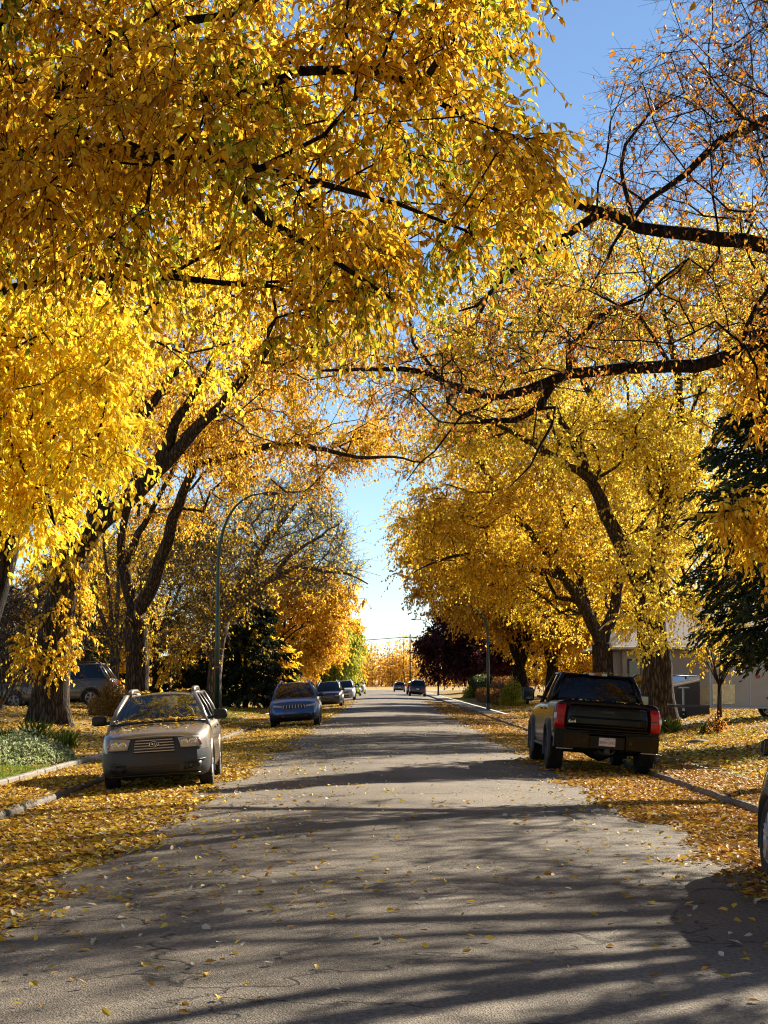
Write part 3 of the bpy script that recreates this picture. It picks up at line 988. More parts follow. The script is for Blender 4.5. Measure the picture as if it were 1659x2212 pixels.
# ---- second left tree: its leaves hang in full sun at the left edge
b1 = np.array([-7.9, 30, gz(-7.9, 30)])
limbs = [([b1 - [0, 0, .3]] + L((-40, 1330, 30), (0, 1180, 30), (45, 1040, 29.6), (95, 920, 29)), .36, .24),
         (L((95, 920, 29), (150, 800, 28), (200, 690, 27), (260, 560, 26)), .20, .06),
         (L((45, 1040, 29.6), (10, 880, 28), (-40, 720, 27), (-90, 500, 26)), .2, .05),
         (L((95, 920, 29), (190, 900, 26.5), (260, 920, 25), (320, 960, 24)), .08, .015),
         (L((10, 880, 28), (90, 960, 24.5), (100, 1050, 23), (110, 1130, 22.5)), .05, .012)]
polyB = [(-260, 560), (190, 600), (285, 670), (265, 760), (215, 830), (290, 930), (245, 985), (200, 1025), (125, 1070), (95, 1150), (60, 1110), (0, 1050), (-260, 1080)]
cB = volume_pts(polyB, 620, 20.5, 27, rng, thr=-.05, scale=.75, seed=8)
cB = np.concatenate([cB, ell_points(380, rng, [((-4.2, 31.5, 10.2), (4.2, 5, 3.0), 1)], thr=-.1, seed=5)])
build_tree('elm_tree', 'elm at the left edge with bright yellow leaves hanging low in full sun', 'tree', ROW, limbs, cB, rng,
           dict(pal='bright', ntw=6, nlf=10, tl=.58, droop=.6, spread=.8, size=(.075, .13), aspect=.56, twr=.0035, hang=.6),
           bark='bark_dark', rt=.005, fill=dict(step=.45))
# ---- third left tree: thick trunk with leaf sprouts
D = 55
x2 = P(110, 1500, D)[0]; b2 = np.array([x2, D, gz(x2, D)])
limbs = [([b2 - [0, 0, .35], b2 + [.02, 0, .9]] + L((116, 1420, D), (128, 1310, D), (160, 1210, D)), .60, .44),
         (L((160, 1210, D), (190, 1152, 54.8), (278, 1080, 54.3), (337, 1020, 54), (400, 956, 53.5), (470, 880, 53), (560, 780, 52.4), (640, 690, 52)), .36, .06),
         (L((190, 1150, 54.8), (240, 1020, 55), (285, 932, 55.2), (349, 841, 55.3), (397, 782, 55.5), (440, 660, 56)), .24, .06),
         (L((337, 1020, 54), (380, 920, 53.4), (416, 861, 53), (456, 782, 52.6), (530, 650, 52)), .2, .05),
         (L((128, 1310, D), (150, 1160, 55.6), (110, 1010, 56.5), (30, 860, 57.5), (-60, 720, 58.5)), .32, .06),
         (L((150, 1160, 55.6), (170, 980, 57), (190, 820, 58), (200, 660, 59)), .22, .05)]
cen = clear(ell_points(1000, rng, [((-6.4, 56, 12.6), (7.2, 7, 4.2), 6), ((-10.5, 58, 10.5), (4.5, 5, 3.6), 2)], thr=.06, scale=.45, seed=2), rng)
tp = []
for z in np.linspace(1.7, 6.2, 70):
    a = rng.uniform(0, 2 * PI); rr = rng.uniform(.5, .75 + .45 * (z > 2.0 and z < 3.2))
    cx = b2[0] + .25 * max(0, z - 3) * .5
    if 2.0 < z < 6.2: tp.append((cx + math.cos(a) * rr + (.35 if z > 3.4 else -.15), D + math.sin(a) * rr - .25, z))
for _ in range(40):
    tp.append((b2[0] + .55 + rng.uniform(-.35, .75), D - .6 + rng.uniform(-.5, .5), rng.uniform(2.6, 6.0)))
for _ in range(34):
    tp.append((b2[0] + rng.uniform(-.95, .95), D - .75 + rng.uniform(-.35, .35), rng.uniform(1.75, 2.9)))
tp = np.array(tp)
folL = dict(pal='amber', ntw=6, nlf=9, tl=.8, droop=.35, spread=.95, size=(.09, .145), aspect=.58, twr=.006, hang=.7, hexa=False)
folS = dict(pal='gold', ntw=3, nlf=9, tl=.42, droop=.6, spread=.8, size=(.10, .15), aspect=.55, twr=.004, hang=.9, hexa=False)
sproutd = unit(tp - np.array([b2[0], D, 0]) * [1, 1, 0] - np.stack([0 * tp[:, 0], 0 * tp[:, 0], tp[:, 2]], 1))
build_tree('elm_tree', 'thick elm with yellow leaf sprouts covering its trunk beside the driveway', 'tree', ROW, limbs, cen, rng, folL,
           bark='bark', rt=.008, extra=[(tp, sproutd, folS)], wisps=.15, flare=.35, gnarl=.07, fill=dict(step=.7))
# ---- fourth left tree: forked trunk behind the beige car
D = 73
x3 = P(297, 1480, D)[0]; b3 = np.array([x3, D, gz(x3, D)])
limbs = [([b3 - [0, 0, .35], b3 + [0, 0, .9]] + L((297, 1420, D), (293, 1345, D), (292, 1320, D)), .50, .42),
         (L((292, 1320, D), (276, 1265, 73.2), (265, 1216, 73.4), (262, 1150, 73.5), (290, 1040, 73.5), (280, 900, 74)), .30, .07),
         (L((290, 1330, D), (309, 1300, 72.8), (333, 1255, 72.5), (357, 1186, 72), (384, 1097, 71.5), (412, 1020, 71), (450, 930, 70.5), (520, 820, 70), (600, 720, 70)), .34, .07),
         (L((262, 1220, 73.4), (284, 1195, 73.2), (300, 1150, 73), (325, 1110, 73), (380, 1000, 73), (430, 850, 74)), .2, .05),
         (L((420, 1005, 71), (500, 985, 70.5), (560, 968, 70), (620, 958, 69.5), (702, 971, 69), (774, 987, 68.7), (850, 988, 68.5), (915, 1002, 68.2)), .17, .03)]
cen = clear(ell_points(1000, rng, [((-5.0, 73, 13.2), (7.0, 7.5, 4.0), 5), ((-9.5, 76, 11.5), (5, 6, 4.0), 2)], thr=.06, scale=.42, seed=4), rng)
tp3 = np.array([(x3 + rng.uniform(-.5, 1.2), D - .5 + rng.uniform(-.4, .4), rng.uniform(2.6, 7.5)) for _ in range(40)])
fS3 = dict(folS); fS3.update(ntw=2, nlf=5)
build_tree('elm_tree', 'tall elm forking low behind the beige car, one limb reaching over the road', 'tree', ROW, limbs, cen, rng, folL,
           bark='bark', rt=.008, flare=.3, gnarl=.06, extra=[(tp3, rand_unit(40, rng), fS3)], wisps=.18, fill=dict(step=.7))
# ---- bare grey tree leaning over the road
D = 95
x4 = P(463, 1480, D)[0]; b4 = np.array([x4, D, gz(x4, D)])
limbs = [([b4 - [0, 0, .3], b4 + [0, 0, 1.2]] + L((470, 1400, D), (482, 1345, D)), .40, .33),
         (L((482, 1345, D), (496, 1315, D), (537, 1288, 94.5), (588, 1249, 94), (647, 1225, 93.5), (701, 1234, 93), (758, 1240, 92.5), (795, 1262, 92)), .24, .03),
         (L((486, 1340, D), (525, 1255, 95), (588, 1154, 95), (627, 1106, 95), (656, 1071, 95), (700, 1040, 95)), .24, .04),
         (L((588, 1249, 94), (627, 1202, 93.6), (680, 1166, 93), (740, 1125, 92.6)), .14, .03),
         (L((480, 1345, D), (470, 1230, 96), (455, 1130, 97), (430, 1050, 97)), .2, .05),
         (L((476, 1360, D), (440, 1270, 95), (400, 1210, 95), (360, 1160, 95)), .16, .04)]
cen = volume_pts([(380, 1100), (520, 1050), (690, 1030), (712, 1080), (750, 1150), (772, 1250), (700, 1275), (600, 1270), (520, 1330), (400, 1390), (350, 1250)], 760, 90, 100, rng, thr=-.3)
build_tree('bare_tree', 'bare grey tree leaning over the road behind the tall lamp post', 'tree', ROW, limbs, cen, rng,
           dict(pal='gold', ntw=6, nlf=3, tl=.95, droop=.05, spread=.8, size=(.13, .2), aspect=.6, twr=.011, hang=.6, hexa=False, keep=.10, levels=2),
           bark='bark_grey', rt=.012, ex=.4, flare=.3, fill=dict(step=.6, jit=.09, arch=.05))

D = 84
bb = np.array([-13.2, 88, gz(-13.2, 88)])
limbs = elm_limbs(bb, 10.5, 6, rng, nl=6, fork=.22, r=.26)
cen = ell_points(420, rng, [((-12.0, 88, 6.4), (5.2, 4, 4.2), 1)], thr=-.3)
build_tree('bare_tree', 'bare grey tree with a thin straight trunk left of the tall lamp post', 'tree', None, limbs, cen, rng,
           dict(pal='gold', ntw=6, nlf=3, tl=.9, droop=.1, spread=.85, size=(.12, .18), aspect=.6, twr=.010, hang=.6, hexa=False, keep=.12, levels=2),
           bark='bark_grey', rt=.011, ex=.4, flare=.3, fill=dict(step=.6, jit=.09, arch=.05))

# ---- right row
def add_limbs(tr, more): return tr + more
D = 63
x5 = P(1420, 1500, D)[0]; b5 = np.array([x5, D, gz(x5, D)])
limbs = [([b5 - [0, 0, .35], b5 + [0, 0, .8]] + L((1420, 1440, D), (1405, 1340, D), (1393, 1275, D)), .60, .46),
         (L((1393, 1275, D), (1354, 1200, 62.6), (1310, 1110, 62), (1280, 1040, 61.5), (1225, 930, 61), (1150, 810, 60.5), (1100, 700, 60)), .32, .06),
         (L((1400, 1280, D), (1425, 1170, 63), (1440, 1080, 63), (1432, 1015, 63), (1370, 950, 63), (1295, 881, 63), (1240, 780, 63), (1230, 650, 63)), .34, .06),
         (L((1430, 1150, 63), (1490, 1040, 64), (1560, 930, 65), (1640, 800, 66), (1700, 650, 67)), .26, .06),
         (L((1280, 1040, 61.5), (1180, 975, 60), (1080, 920, 58.5), (980, 880, 57.5)), .15, .03),
         (L((1440, 1060, 63), (1470, 900, 62), (1450, 740, 61), (1420, 600, 60)), .22, .05),
         (L((1405, 1330, D), (1450, 1270, 61), (1520, 1240, 59.5)), .08, .02),
         (L((1400, 1310, D), (1340, 1330, 60.5), (1290, 1360, 59)), .07, .02)]
cen = clear(ell_points(1900, rng, [((9.0, 62, 12.8), (8.6, 8.5, 4.9), 7), ((12, 64, 8.6), (5, 6, 3.6), 1.6), ((10.2, 60.5, 5.2), (3.4, 3.0, 1.6), .4)], thr=.03, scale=.46, seed=6), rng)
folR = dict(pal='lemon', ntw=6, nlf=9, tl=.85, droop=.25, spread=1.0, size=(.095, .15), aspect=.62, twr=.006, hang=.6, hexa=False)
sp5 = volume_pts([(1320, 1300), (1470, 1290), (1640, 1330), (1630, 1420), (1500, 1425), (1360, 1400)], 75, 56.5, 61, rng, thr=-.25, scale=.6)
build_tree('elm_tree', 'yellow elm with the broad trunk just behind the black pickup, right of its cab', 'tree', ROW, limbs, cen, rng, folR,
           wisps=.12, extra=[(sp5, rand_unit(len(sp5), rng), dict(folR, ntw=4, tl=.6))], bark='bark', rt=.008, flare=.4, gnarl=.07, fill=dict(step=.7))
D = 86
x6 = P(1303, 1480, D)[0]; b6 = np.array([x6, D, gz(x6, D)])
limbs = [([b6 - [0, 0, .35], b6 + [0, 0, .9]] + L((1303, 1430, D), (1300, 1390, D)), .56, .46),
         (L((1300, 1390, D), (1272, 1330, 85.6), (1220, 1250, 85), (1150, 1160, 84.5), (1080, 1060, 84), (1000, 960, 83.5)), .34, .06),
         (L((1302, 1385, D), (1330, 1300, 86), (1345, 1180, 86), (1330, 1040, 86), (1300, 900, 86)), .32, .07),
         (L((1220, 1250, 85), (1130, 1220, 83), (1040, 1195, 81.5), (950, 1210, 80.5), (890, 1240, 80)), .15, .025),
         (L((1272, 1330, 85.6), (1240, 1200, 88), (1200, 1060, 90), (1150, 940, 91)), .22, .05)]
cen = clear(ell_points(1800, rng, [((7.2, 86, 10.4), (7.2, 8, 5.4), 7), ((10, 91, 6.4), (4.6, 5, 2.8), .9), ((4.2, 85, 8.8), (4.4, 5, 3.6), 1.2)], thr=.03, scale=.44, seed=9), rng)
folR2 = dict(folR); folR2.update(pal='gold', size=(.11, .17), tl=.95)
build_tree('elm_tree', 'golden elm with its trunk hidden behind the cab of the black pickup', 'tree', ROW, limbs, cen, rng, folR2,
           wisps=.16, bark='bark', rt=.009, flare=.35, gnarl=.06, fill=dict(step=.8))
D = 114
x7 = P(1124, 1480, D)[0]; b7 = np.array([x7, D, gz(x7, D)])
limbs = [([b7 - [0, 0, .35], b7 + [0, 0, 1.2], b7 + [-.1, 0, 2.4]], .5, .42)]
limbs += [(l[0], l[1], l[2]) for l in elm_limbs(b7, 13, 8, rng, nl=6, fork=.2, r=.5)[1:]]
cen = clear(ell_points(1500, rng, [((7.2, 113, 9.6), (6.0, 8, 5.2), 7), ((10.5, 113, 6), (3.6, 5, 2.8), 1.5)], thr=-.02, scale=.4, seed=12), rng)
folR3 = dict(folR); folR3.update(pal='amber', size=(.16, .24), tl=1.0, nlf=8, twr=.009)
elm3 = build_tree('elm_tree', 'amber elm with a forked dark trunk beside the lime shrub', 'tree', ROW, limbs, cen, rng, folR3,
           wisps=.12, bark='bark_dark', rt=.011, flare=.3, gnarl=.05, fill=dict(step=1.0))
D = 122
x8 = P(1150, 1480, D)[0]
for (xx, yy, az, s_, lab) in ((-10.5, -9, 1.0, 1.1, 'unseen elm added behind the viewer on the left to block open sky'), (10.8, -13, 2.2, 1.05, 'unseen elm added behind the viewer on the right to block open sky'),
                              (-10.2, -31, 4.0, 1.0, 'second unseen elm added behind the viewer on the left to block open sky'), (10.4, -35, .6, 1.1, 'second unseen elm added behind the viewer on the right to block open sky')):
    copy_tree(elm3, (xx, yy, gz(xx, yy)), az, s_, lab)  # elms out of view, added to keep skylight off the street
copy_tree(elm3, (x8 + 1.3, D, gz(x8, D)), 2.3, .95, 'elm with a single straight trunk right of the forked dark trunk')

# ---- near right trees, almost bare
b9 = np.array([10.4, 33, gz(10.4, 33)])
limbs = [([b9 - [0, 0, .3], b9 + [0, 0, 3], np.array([10.0, 33.3, 6]), np.array([9.7, 33.4, 9.5]), np.array([9.9, 33, 13.5]), np.array([10.2, 33, 16])], .44, .08),
         ([np.array([9.85, 33.4, 7.9])] + L((1790, 730, 34), (1620, 757, 34), (1500, 788, 34), (1350, 800, 34), (1230, 810, 34), (1140, 840, 33.7), (1060, 860, 33.4), (960, 827, 33.2), (870, 797, 33), (780, 799, 33), (690, 800, 33)), .17, .022),
         (L((1190, 835, 34), (1160, 885, 34), (1115, 910, 34), (1058, 915, 34)), .085, .05),
         ([np.array([9.75, 33.4, 8.9])] + L((1800, 560, 32.4), (1659, 530, 32), (1500, 510, 32), (1380, 490, 32), (1290, 452, 32), (1220, 425, 32), (1175, 432, 32), (1155, 460, 32), (1150, 500, 32)), .18, .028),
         ([np.array([9.85, 33, 12.4])] + L((1800, 160, 32.6), (1659, 255, 32.3), (1560, 305, 32.2), (1480, 370, 32.1), (1400, 440, 32), (1350, 500, 31.6), (1310, 570, 31.3)), .11, .02),
         (L((1300, 458, 32), (1240, 500, 31.8), (1160, 542, 31.5), (1105, 560, 31.3), (1060, 640, 31), (1030, 700, 31)), .09, .022),
         (L((1150, 545, 31.5), (1080, 610, 31.5), (1030, 660, 31.5), (990, 680, 31.5)), .05, .016),
         (L((1372, 488, 32), (1345, 400, 32), (1350, 310, 32.3), (1400, 240, 32.4), (1470, 200, 32.4)), .05, .012),
         (L((1290, 450, 32), (1300, 350, 32), (1315, 260, 32), (1355, 170, 32)), .022, .008),
         (L((1400, 440, 32), (1352, 405, 32.3), (1310, 380, 32.4)), .03, .01),
         (L((1230, 805, 34), (1236, 760, 34), (1290, 690, 34), (1390, 640, 34), (1480, 560, 34)), .07, .018),
         (L((1452, 795, 34), (1410, 720, 34), (1340, 660, 34), (1270, 630, 34)), .05, .014),
         (L((1600, 760, 34), (1610, 700, 34), (1660, 620, 34), (1720, 520, 34)), .07, .02),
         (L((1070, 858, 33.4), (1000, 900, 33), (940, 970, 32.6), (880, 1040, 32.4)), .03, .01),
         (L((960, 827, 33.2), (900, 740, 33.4), (880, 670, 33.5), (900, 600, 33.6)), .035, .01),
         (L((1200, 880, 34), (1170, 960, 33.5), (1110, 1050, 33)), .035, .012),
         ([np.array([10.2, 33, 4.4])] + L((1840, 1120, 31), (1700, 1135, 29), (1580, 1110, 28), (1510, 1105, 27.5)), .06, .012),
         ([np.array([10.0, 33, 6.6])] + L((1800, 900, 31), (1680, 880, 30), (1600, 850, 29.5)), .05, .012)]
polyN = [(1270, 330), (1350, 150), (1450, -60), (2050, -420), (2250, 700), (1650, 760), (1400, 800), (1220, 830), (1040, 940), (900, 900), (760, 830), (690, 790),
         (830, 740), (960, 690), (1050, 570), (1180, 480)]
cN = volume_pts(polyN, 820, 29, 37, rng, thr=-.3, scale=.5, seed=14)
cO = ell_points(420, rng, [((12.2, 31, 10), (4.3, 6.5, 4.0), 1)], thr=-.1, scale=.5, seed=41)
cN = np.concatenate([cN, cO])
tw1 = volume_pts([(1530, 1085), (1700, 1070), (1720, 1260), (1600, 1180)], 46, 27.2, 29, rng, thr=-1)
tw2 = volume_pts([(1570, 770), (1720, 740), (1730, 960), (1600, 900)], 26, 29, 31, rng, thr=-1)
folN = dict(pal='rust', ntw=6, nlf=4, tl=.6, droop=.08, spread=.95, size=(.075, .12), aspect=.5, twr=.0045, hang=.6, keep=.15, levels=2)
folN2 = dict(pal='amber', ntw=5, nlf=8, tl=.5, droop=.35, spread=.8, size=(.09, .14), aspect=.5, twr=.004, hang=.8)
build_tree('elm_tree', 'nearly bare elm on the right whose heavy dark limbs reach across the road', 'tree', ROW, limbs, cN, rng, folN,
           bark='bark_dark', rt=.0055, ex=.42, fill=dict(step=.4, jit=.08, arch=.05),
           extra=[(tw1, rand_unit(len(tw1), rng), dict(folN2, pal='gold')), (tw2, rand_unit(len(tw2), rng), folN2), (cO[::7], rand_unit(len(cO[::7]), rng), dict(folN2, pal='gold', ntw=4))])
b10 = np.array([11.5, 21.5, gz(11.5, 21.5)]); rng = np.random.default_rng(50)
limbs = elm_limbs(b10, 13.5, 8.5, rng, nl=12, fork=.26, r=.44)
cen = ell_points(900, rng, [((9.4, 21.5, 9.2), (6.0, 6.5, 4.0), 1)], thr=-.15, scale=.5, seed=21)
cl = cen[(cen[:, 0] > 6.6) & (fbm(cen, .55, 31) > .16)]; cl = cl + rng.normal(size=cl.shape) * .12
build_tree('elm_tree', 'bare elm out of sight, its twigs crossing the top right corner of sky', 'tree', ROW, limbs, cen, rng,
           dict(folN, keep=.10), bark='bark_dark', rt=.0055, ex=.42, extra=[(cl, rand_unit(len(cl), rng), dict(folN2, pal='gold', size=(.10, .15)))], fill=dict(step=.4, jit=.08, arch=.05))

# ---- spruces
spruce('spruce_tree', 'big dark green spruce at the right edge in front of the trailer', (9.9, 43, gz(9.9, 43)), 11.6, 4.0, rng, z0=2.0, skirt=2.4, tuft=(.12, .21), dens=1.6)
SP = 'dark spruces in the left yards'
spruce('spruce_tree', 'dark spruce under the bare grey tree, left of the blue car', (-8.1, 104, gz(-8.1, 104)), 8.2, 3.5, rng, group=SP, tuft=(.2, .34), dens=1.2)
for (x, y, h, r, lab) in ((-21.5, 92, 11, 4.4, 'shaded spruce at the left edge behind the silver minivan'), (-17.2, 97, 9, 3.6, 'shaded spruce right behind the roof of the silver minivan'),
                          (-26, 84, 12, 4.6, 'shaded spruce farthest left, behind the bare shrub'), (-12.6, 108, 5.4, 2.4, 'small blue-green spruce behind the round golden bush')):
    spruce('spruce_tree', lab, (x, y, gz(x, y)), h, r, rng, group=SP, tuft=(.22, .36), dens=.6)

# ---- trees further off
def far_tree(name, label, x, y, H, ell, pal, rng, n=500, size=(.2, .3), r=.22, group='trees further along the street', nlf=9, thr=-.12, keep=1., droop=.2, cat='tree', spread=5, bark='bark_dark', tl=1.0, scale=.4):
    b = np.array([x, y, gz(x, y)])
    limbs = elm_limbs(b, H, spread, rng, nl=5, fork=.2, r=r)
    cen = ell_points(n, rng, ell, thr=thr, scale=scale, seed=int(abs(x * 7 + y)))
    return build_tree(name, label, cat, group, limbs, cen, rng, dict(pal=pal, ntw=5, nlf=nlf, tl=tl, droop=droop, spread=1., size=size, aspect=.62, twr=.011, hang=.6, hexa=False, keep=keep),
                      bark=bark, rt=.012, flare=.25, fill=dict(step=1.0))
far_tree('yard_tree', 'yellow tree in the left yard behind the tall lamp post', -13.5, 106, 12, [((-12.8, 106, 6.2), (6.0, 5, 5.2), 1)], 'gold', rng, 330, thr=.02)
far_tree('yard_tree', 'golden tree deep in the left yard behind the minivan', -19.5, 118, 11, [((-19.5, 118, 6), (5.5, 5, 5), 1)], 'gold', rng, 500)
far_tree('street_tree', 'amber tree over the kerb behind the dark brown parked car', -9.0, 150, 12, [((-7.4, 150, 7.0), (4.8, 6, 5.0), 1)], 'amber', rng, 900, spread=7)
far_tree('street_tree', 'small yellow tree with a pale trunk left of the blue car', -9.1, 128, 7, [((-9.0, 128, 3.0), (2.2, 2.4, 1.8), 1)], 'gold', rng, 200, r=.17)
far_tree('willow_tree', 'weeping yellow-green tree behind the white parked car', -8.6, 198, 10, [((-6.4, 198, 5.6), (3.6, 4, 4.4), 1)], 'lime', rng, 420, droop=1.3, size=(.26, .36), tl=1.5)
far_tree('street_tree', 'last golden tree of the left row before the field', -9.5, 236, 11, [((-6.8, 236, 5.6), (4.2, 6, 4.8), 1)], 'amber', rng, 420, size=(.26, .38))
far_tree('plum_tree', 'dark burgundy tree over the hedges on the right', 8.8, 176, 8.8, [((8.0, 176, 5.4), (5.2, 5, 4.0), 5), ((12.0, 174, 5.6), (3.8, 4, 3.4), 2)], 'plum', rng, 1100, size=(.22, .32), thr=-.3)
far_tree('plum_tree', 'smaller burgundy tree behind the right lamp post', 11.2, 150, 6.4, [((11, 150, 4.2), (3.2, 3.2, 2.4), 1)], 'plum', rng, 320, size=(.2, .3), thr=-.3)
far_tree('street_tree', 'golden tree standing behind the burgundy tree', 13.5, 225, 12, [((13.5, 225, 6.5), (5.5, 5, 5.4), 1)], 'gold', rng, 420, size=(.28, .4))
far_tree('yard_tree', 'yellow tree in the right yard behind the forked elm', 15, 140, 13, [((14.6, 140, 6.8), (6, 6, 6), 1)], 'gold', rng, 700)
far_tree('yard_tree', 'yellow tree beside the pale house', 19, 112, 13, [((19, 112, 8), (6.5, 6, 6), 1)], 'gold', rng, 600)

# ---- shrubs
SH = 'garden shrubs'
def shrub(name, label, x, y, r, h, pal, rng, n=2500, size=(.06, .1), stems=16, cat='shrub', thr=-.4, group=SH):
    b = np.array([x, y, gz(x, y)])
    t = thing(name, label, cat, tuple(b), group=group)
    a = rng.uniform(0, 2 * PI, stems); rr = r * rng.uniform(.2, .9, stems)
    tip = np.stack([np.cos(a) * rr, np.sin(a) * rr, h * rng.uniform(.6, .98, stems)], 1)
    base = tip * [.12, .12, 0]
    mid = (base + tip) / 2 + np.stack([np.cos(a) * r * .06, np.sin(a) * r * .06, 0 * a + h * .08], 1)
    v, f = tubes_np(np.stack([base, mid, tip], 1), .014 + .008 * h, .005, 4)
    mesh_np('stems', v, f, M['bark_dark'], t)
    if n:
        q = rand_unit(n * 2, rng); q[:, 2] = np.abs(q[:, 2]) * 1.0 - .12
        p = q * np.array([r, r, h]) * (rng.random((n * 2, 1)) ** .4) + np.array([0, 0, .12 * h])
        p = p * (1 + .25 * fbm(p, 1.6 / r, int(x * 10) % 50))[:, None]
        p = p[(fbm(p, 2.2 / r, 3) > thr) & (p[:, 2] > .02)][:n]
        leaf_mass('foliage', None, None, p, rng, pal, size, parent=t)
    return t
shrub('round_bush', 'round clipped golden bush in front of the silver minivan', -10.3, 68, .95, 1.3, 'hedge_gold', rng, 9000, (.05, .08), 40, thr=-1)
shrub('shrub', 'lime green shrub beside the rust coloured hedge', 7.75, 112, .85, 1.75, 'lime', rng, 2600, (.09, .14))
shrub('shrub', 'red leaved shrub between the trees behind the dark parked car', -7.8, 180, 1.2, 2.2, 'rust', rng, 1200, (.15, .22))
shrub('shrub', 'bright green leafy shrub left of the blue car', -8.1, 141, 1.9, 3.2, 'lime', rng, 2600, (.14, .2))
shrub('shrub', 'dark green clipped shrub below the spruce', -10.6, 116, 1.5, 2.6, 'hedge_green', rng, 3600, (.1, .16))
shrub('shrub', 'small green shrub at the edge of the far right pavement', 7.5, 165, .7, 1.0, 'lime', rng, 700, (.12, .18))
shrub('shrub', 'low orange shrub at the foot of the young tree', 9.2, 50.6, .42, .55, 'rust', rng, 260, (.05, .08), 14)
shrub('shrub', 'tiny dark green shrub at the foot of the young tree', 8.9, 50.9, .2, .4, 'hedge_green', rng, 220, (.05, .08), 8)
hedge('long dark green hedge under the burgundy tree', (9.0, 150), (8.4, 172), 1.6, 2.0, rng, 'hedge_green', 9000, (.12, .2), group='clipped hedges on the right')
hedge('low rust coloured hedge along the right pavement', (7.5, 117), (7.45, 146), .9, 1.0, rng, 'hedge_rust', 9000, (.08, .13), group='clipped hedges on the right')
hedge('taller rust coloured hedge behind the low one', (8.8, 116), (8.8, 147), 1.1, 1.75, rng, 'hedge_rust', 9000, (.08, .13), group='clipped hedges on the right')
hedge('dark hedge behind the silver minivan', (-27, 86), (-13.4, 86), 1.8, 2.5, rng, 'hedge_green', 9000, (.12, .2), group='dark hedges on the left')
hedge('shaded hedge behind the tall lamp post', (-12.2, 104), (-9.6, 104.5), 1.6, 2.2, rng, 'hedge_green', 4000, (.12, .2), group='dark hedges on the left')
# bare twiggy shrub with a few red leaves at the left edge
b = np.array([-14.0, 66, gz(-14, 66)])
lim = [([b - [0, 0, .1], b + [0, 0, .5]], .07, .06)] + [([b + [0, 0, .2], b + [rng.uniform(-.6, .6), rng.uniform(-.5, .5), 1.6], b + [math.cos(a) * 1.9, math.sin(a) * 1.6, rng.uniform(2.6, 3.9)]], .04, .012) for a in np.linspace(0, 6, 9)]
cen = ell_points(300, rng, [((-13.2, 66, 3.2), (2.9, 1.6, 2.0), 1)], thr=-.5)
build_tree('bare_shrub', 'bare tangled shrub with a few dark red leaves at the left edge', 'shrub', SH, lim, cen, rng,
           dict(pal='plum', ntw=6, nlf=4, tl=.55, droop=.3, spread=1.1, size=(.07, .11), aspect=.6, twr=.006, hang=.5, hexa=False, keep=.12, levels=2), bark='bark_grey', rt=.006, ex=.36, flare=.1)
# young tree on the right lawn
b = np.array([9.35, 51, gz(9.35, 51)])
lim = [([b - [0, 0, .15], b + [.0, 0, .7], b + [.01, 0, 1.35]], .075, .062)]
for a in np.linspace(0, 2 * PI, 13)[:-1]:
    sp = rng.uniform(.35, .95); hh = rng.uniform(1.0, 2.1)
    st = b + [0, 0, rng.uniform(1.15, 1.4)]
    lim.append(([st, st + [math.cos(a) * sp * .45, math.sin(a) * sp * .45, hh * .38], st + [math.cos(a) * sp, math.sin(a) * sp, hh]], .024, .006))
cen = ell_points(120, rng, [((b[0], b[1], b[2] + 2.5), (.8, .8, .95), 1)], thr=-1)
build_tree('young_tree', 'young tree with spreading bare shoots and some yellow leaves on the right lawn', 'tree', None, lim, cen, rng,
           dict(pal='gold', ntw=3, nlf=5, tl=.28, droop=.15, spread=.7, size=(.08, .12), aspect=.55, twr=.004, hang=.7, hexa=False, keep=.55), bark='bark', rt=.004, ex=.4, flare=.15)
# far wood beyond the field
n = 26000
cc = np.stack([rng.uniform(-75, 95, 330), rng.uniform(455, 500, 330), np.zeros(330)], 1)
hh = rng.uniform(6.5, 12.5, 330) * (1 + .2 * np.sin(cc[:, 0] * .12))
k = rng.integers(0, 330, n * 2)
q = rand_unit(n * 2, rng) * (rng.random((n * 2, 1)) ** .4)
p = cc[k] + np.stack([q[:, 0] * 3.4, q[:, 1] * 3.4, hh[k] * (.48 + q[:, 2] * .56)], 1)
m_ = p[:, 2] > .2
tw = leaf_mass('treeline', None, None, p[m_], rng, 'orange', (.5, .9), aspect=.75, kind='stuff')
pts = np.stack([cc, cc + np.stack([rng.normal(size=330) * .3, rng.normal(size=330) * .3, hh * .5], 1), cc + np.stack([rng.normal(size=330) * .8, rng.normal(size=330) * .8, hh * 1.08], 1)], 1)
v, f = tubes_np(pts, .09, .03, 4)
o = mesh_np('treeline_stems', v, f, M['bark'], tw)

# ------------------------------------------------------------------ vehicles
def smooth_interp(x, xs, ys, wdt):
    g = np.linspace(xs[0] - wdt, xs[-1] + wdt, 600); v = np.interp(g, xs, ys)
    k = max(1, int(wdt / (g[1] - g[0]))); ker = np.hanning(k + 2); ker /= ker.sum()
    vp = np.concatenate([np.full(k, v[0]), v, np.full(k, v[-1])])
    s = np.convolve(vp, ker, 'same')[k:-k]
    return np.interp(x, g, s)


SEC = np.array([(0, 0), (.80, .0), (.93, .045), (.985, .16), (1.0, .36), (1.0, .55), (.985, .74), (.955, .90), (.90, .975), (.72, 1.0), (.36, 1.0), (0, 1.0)])


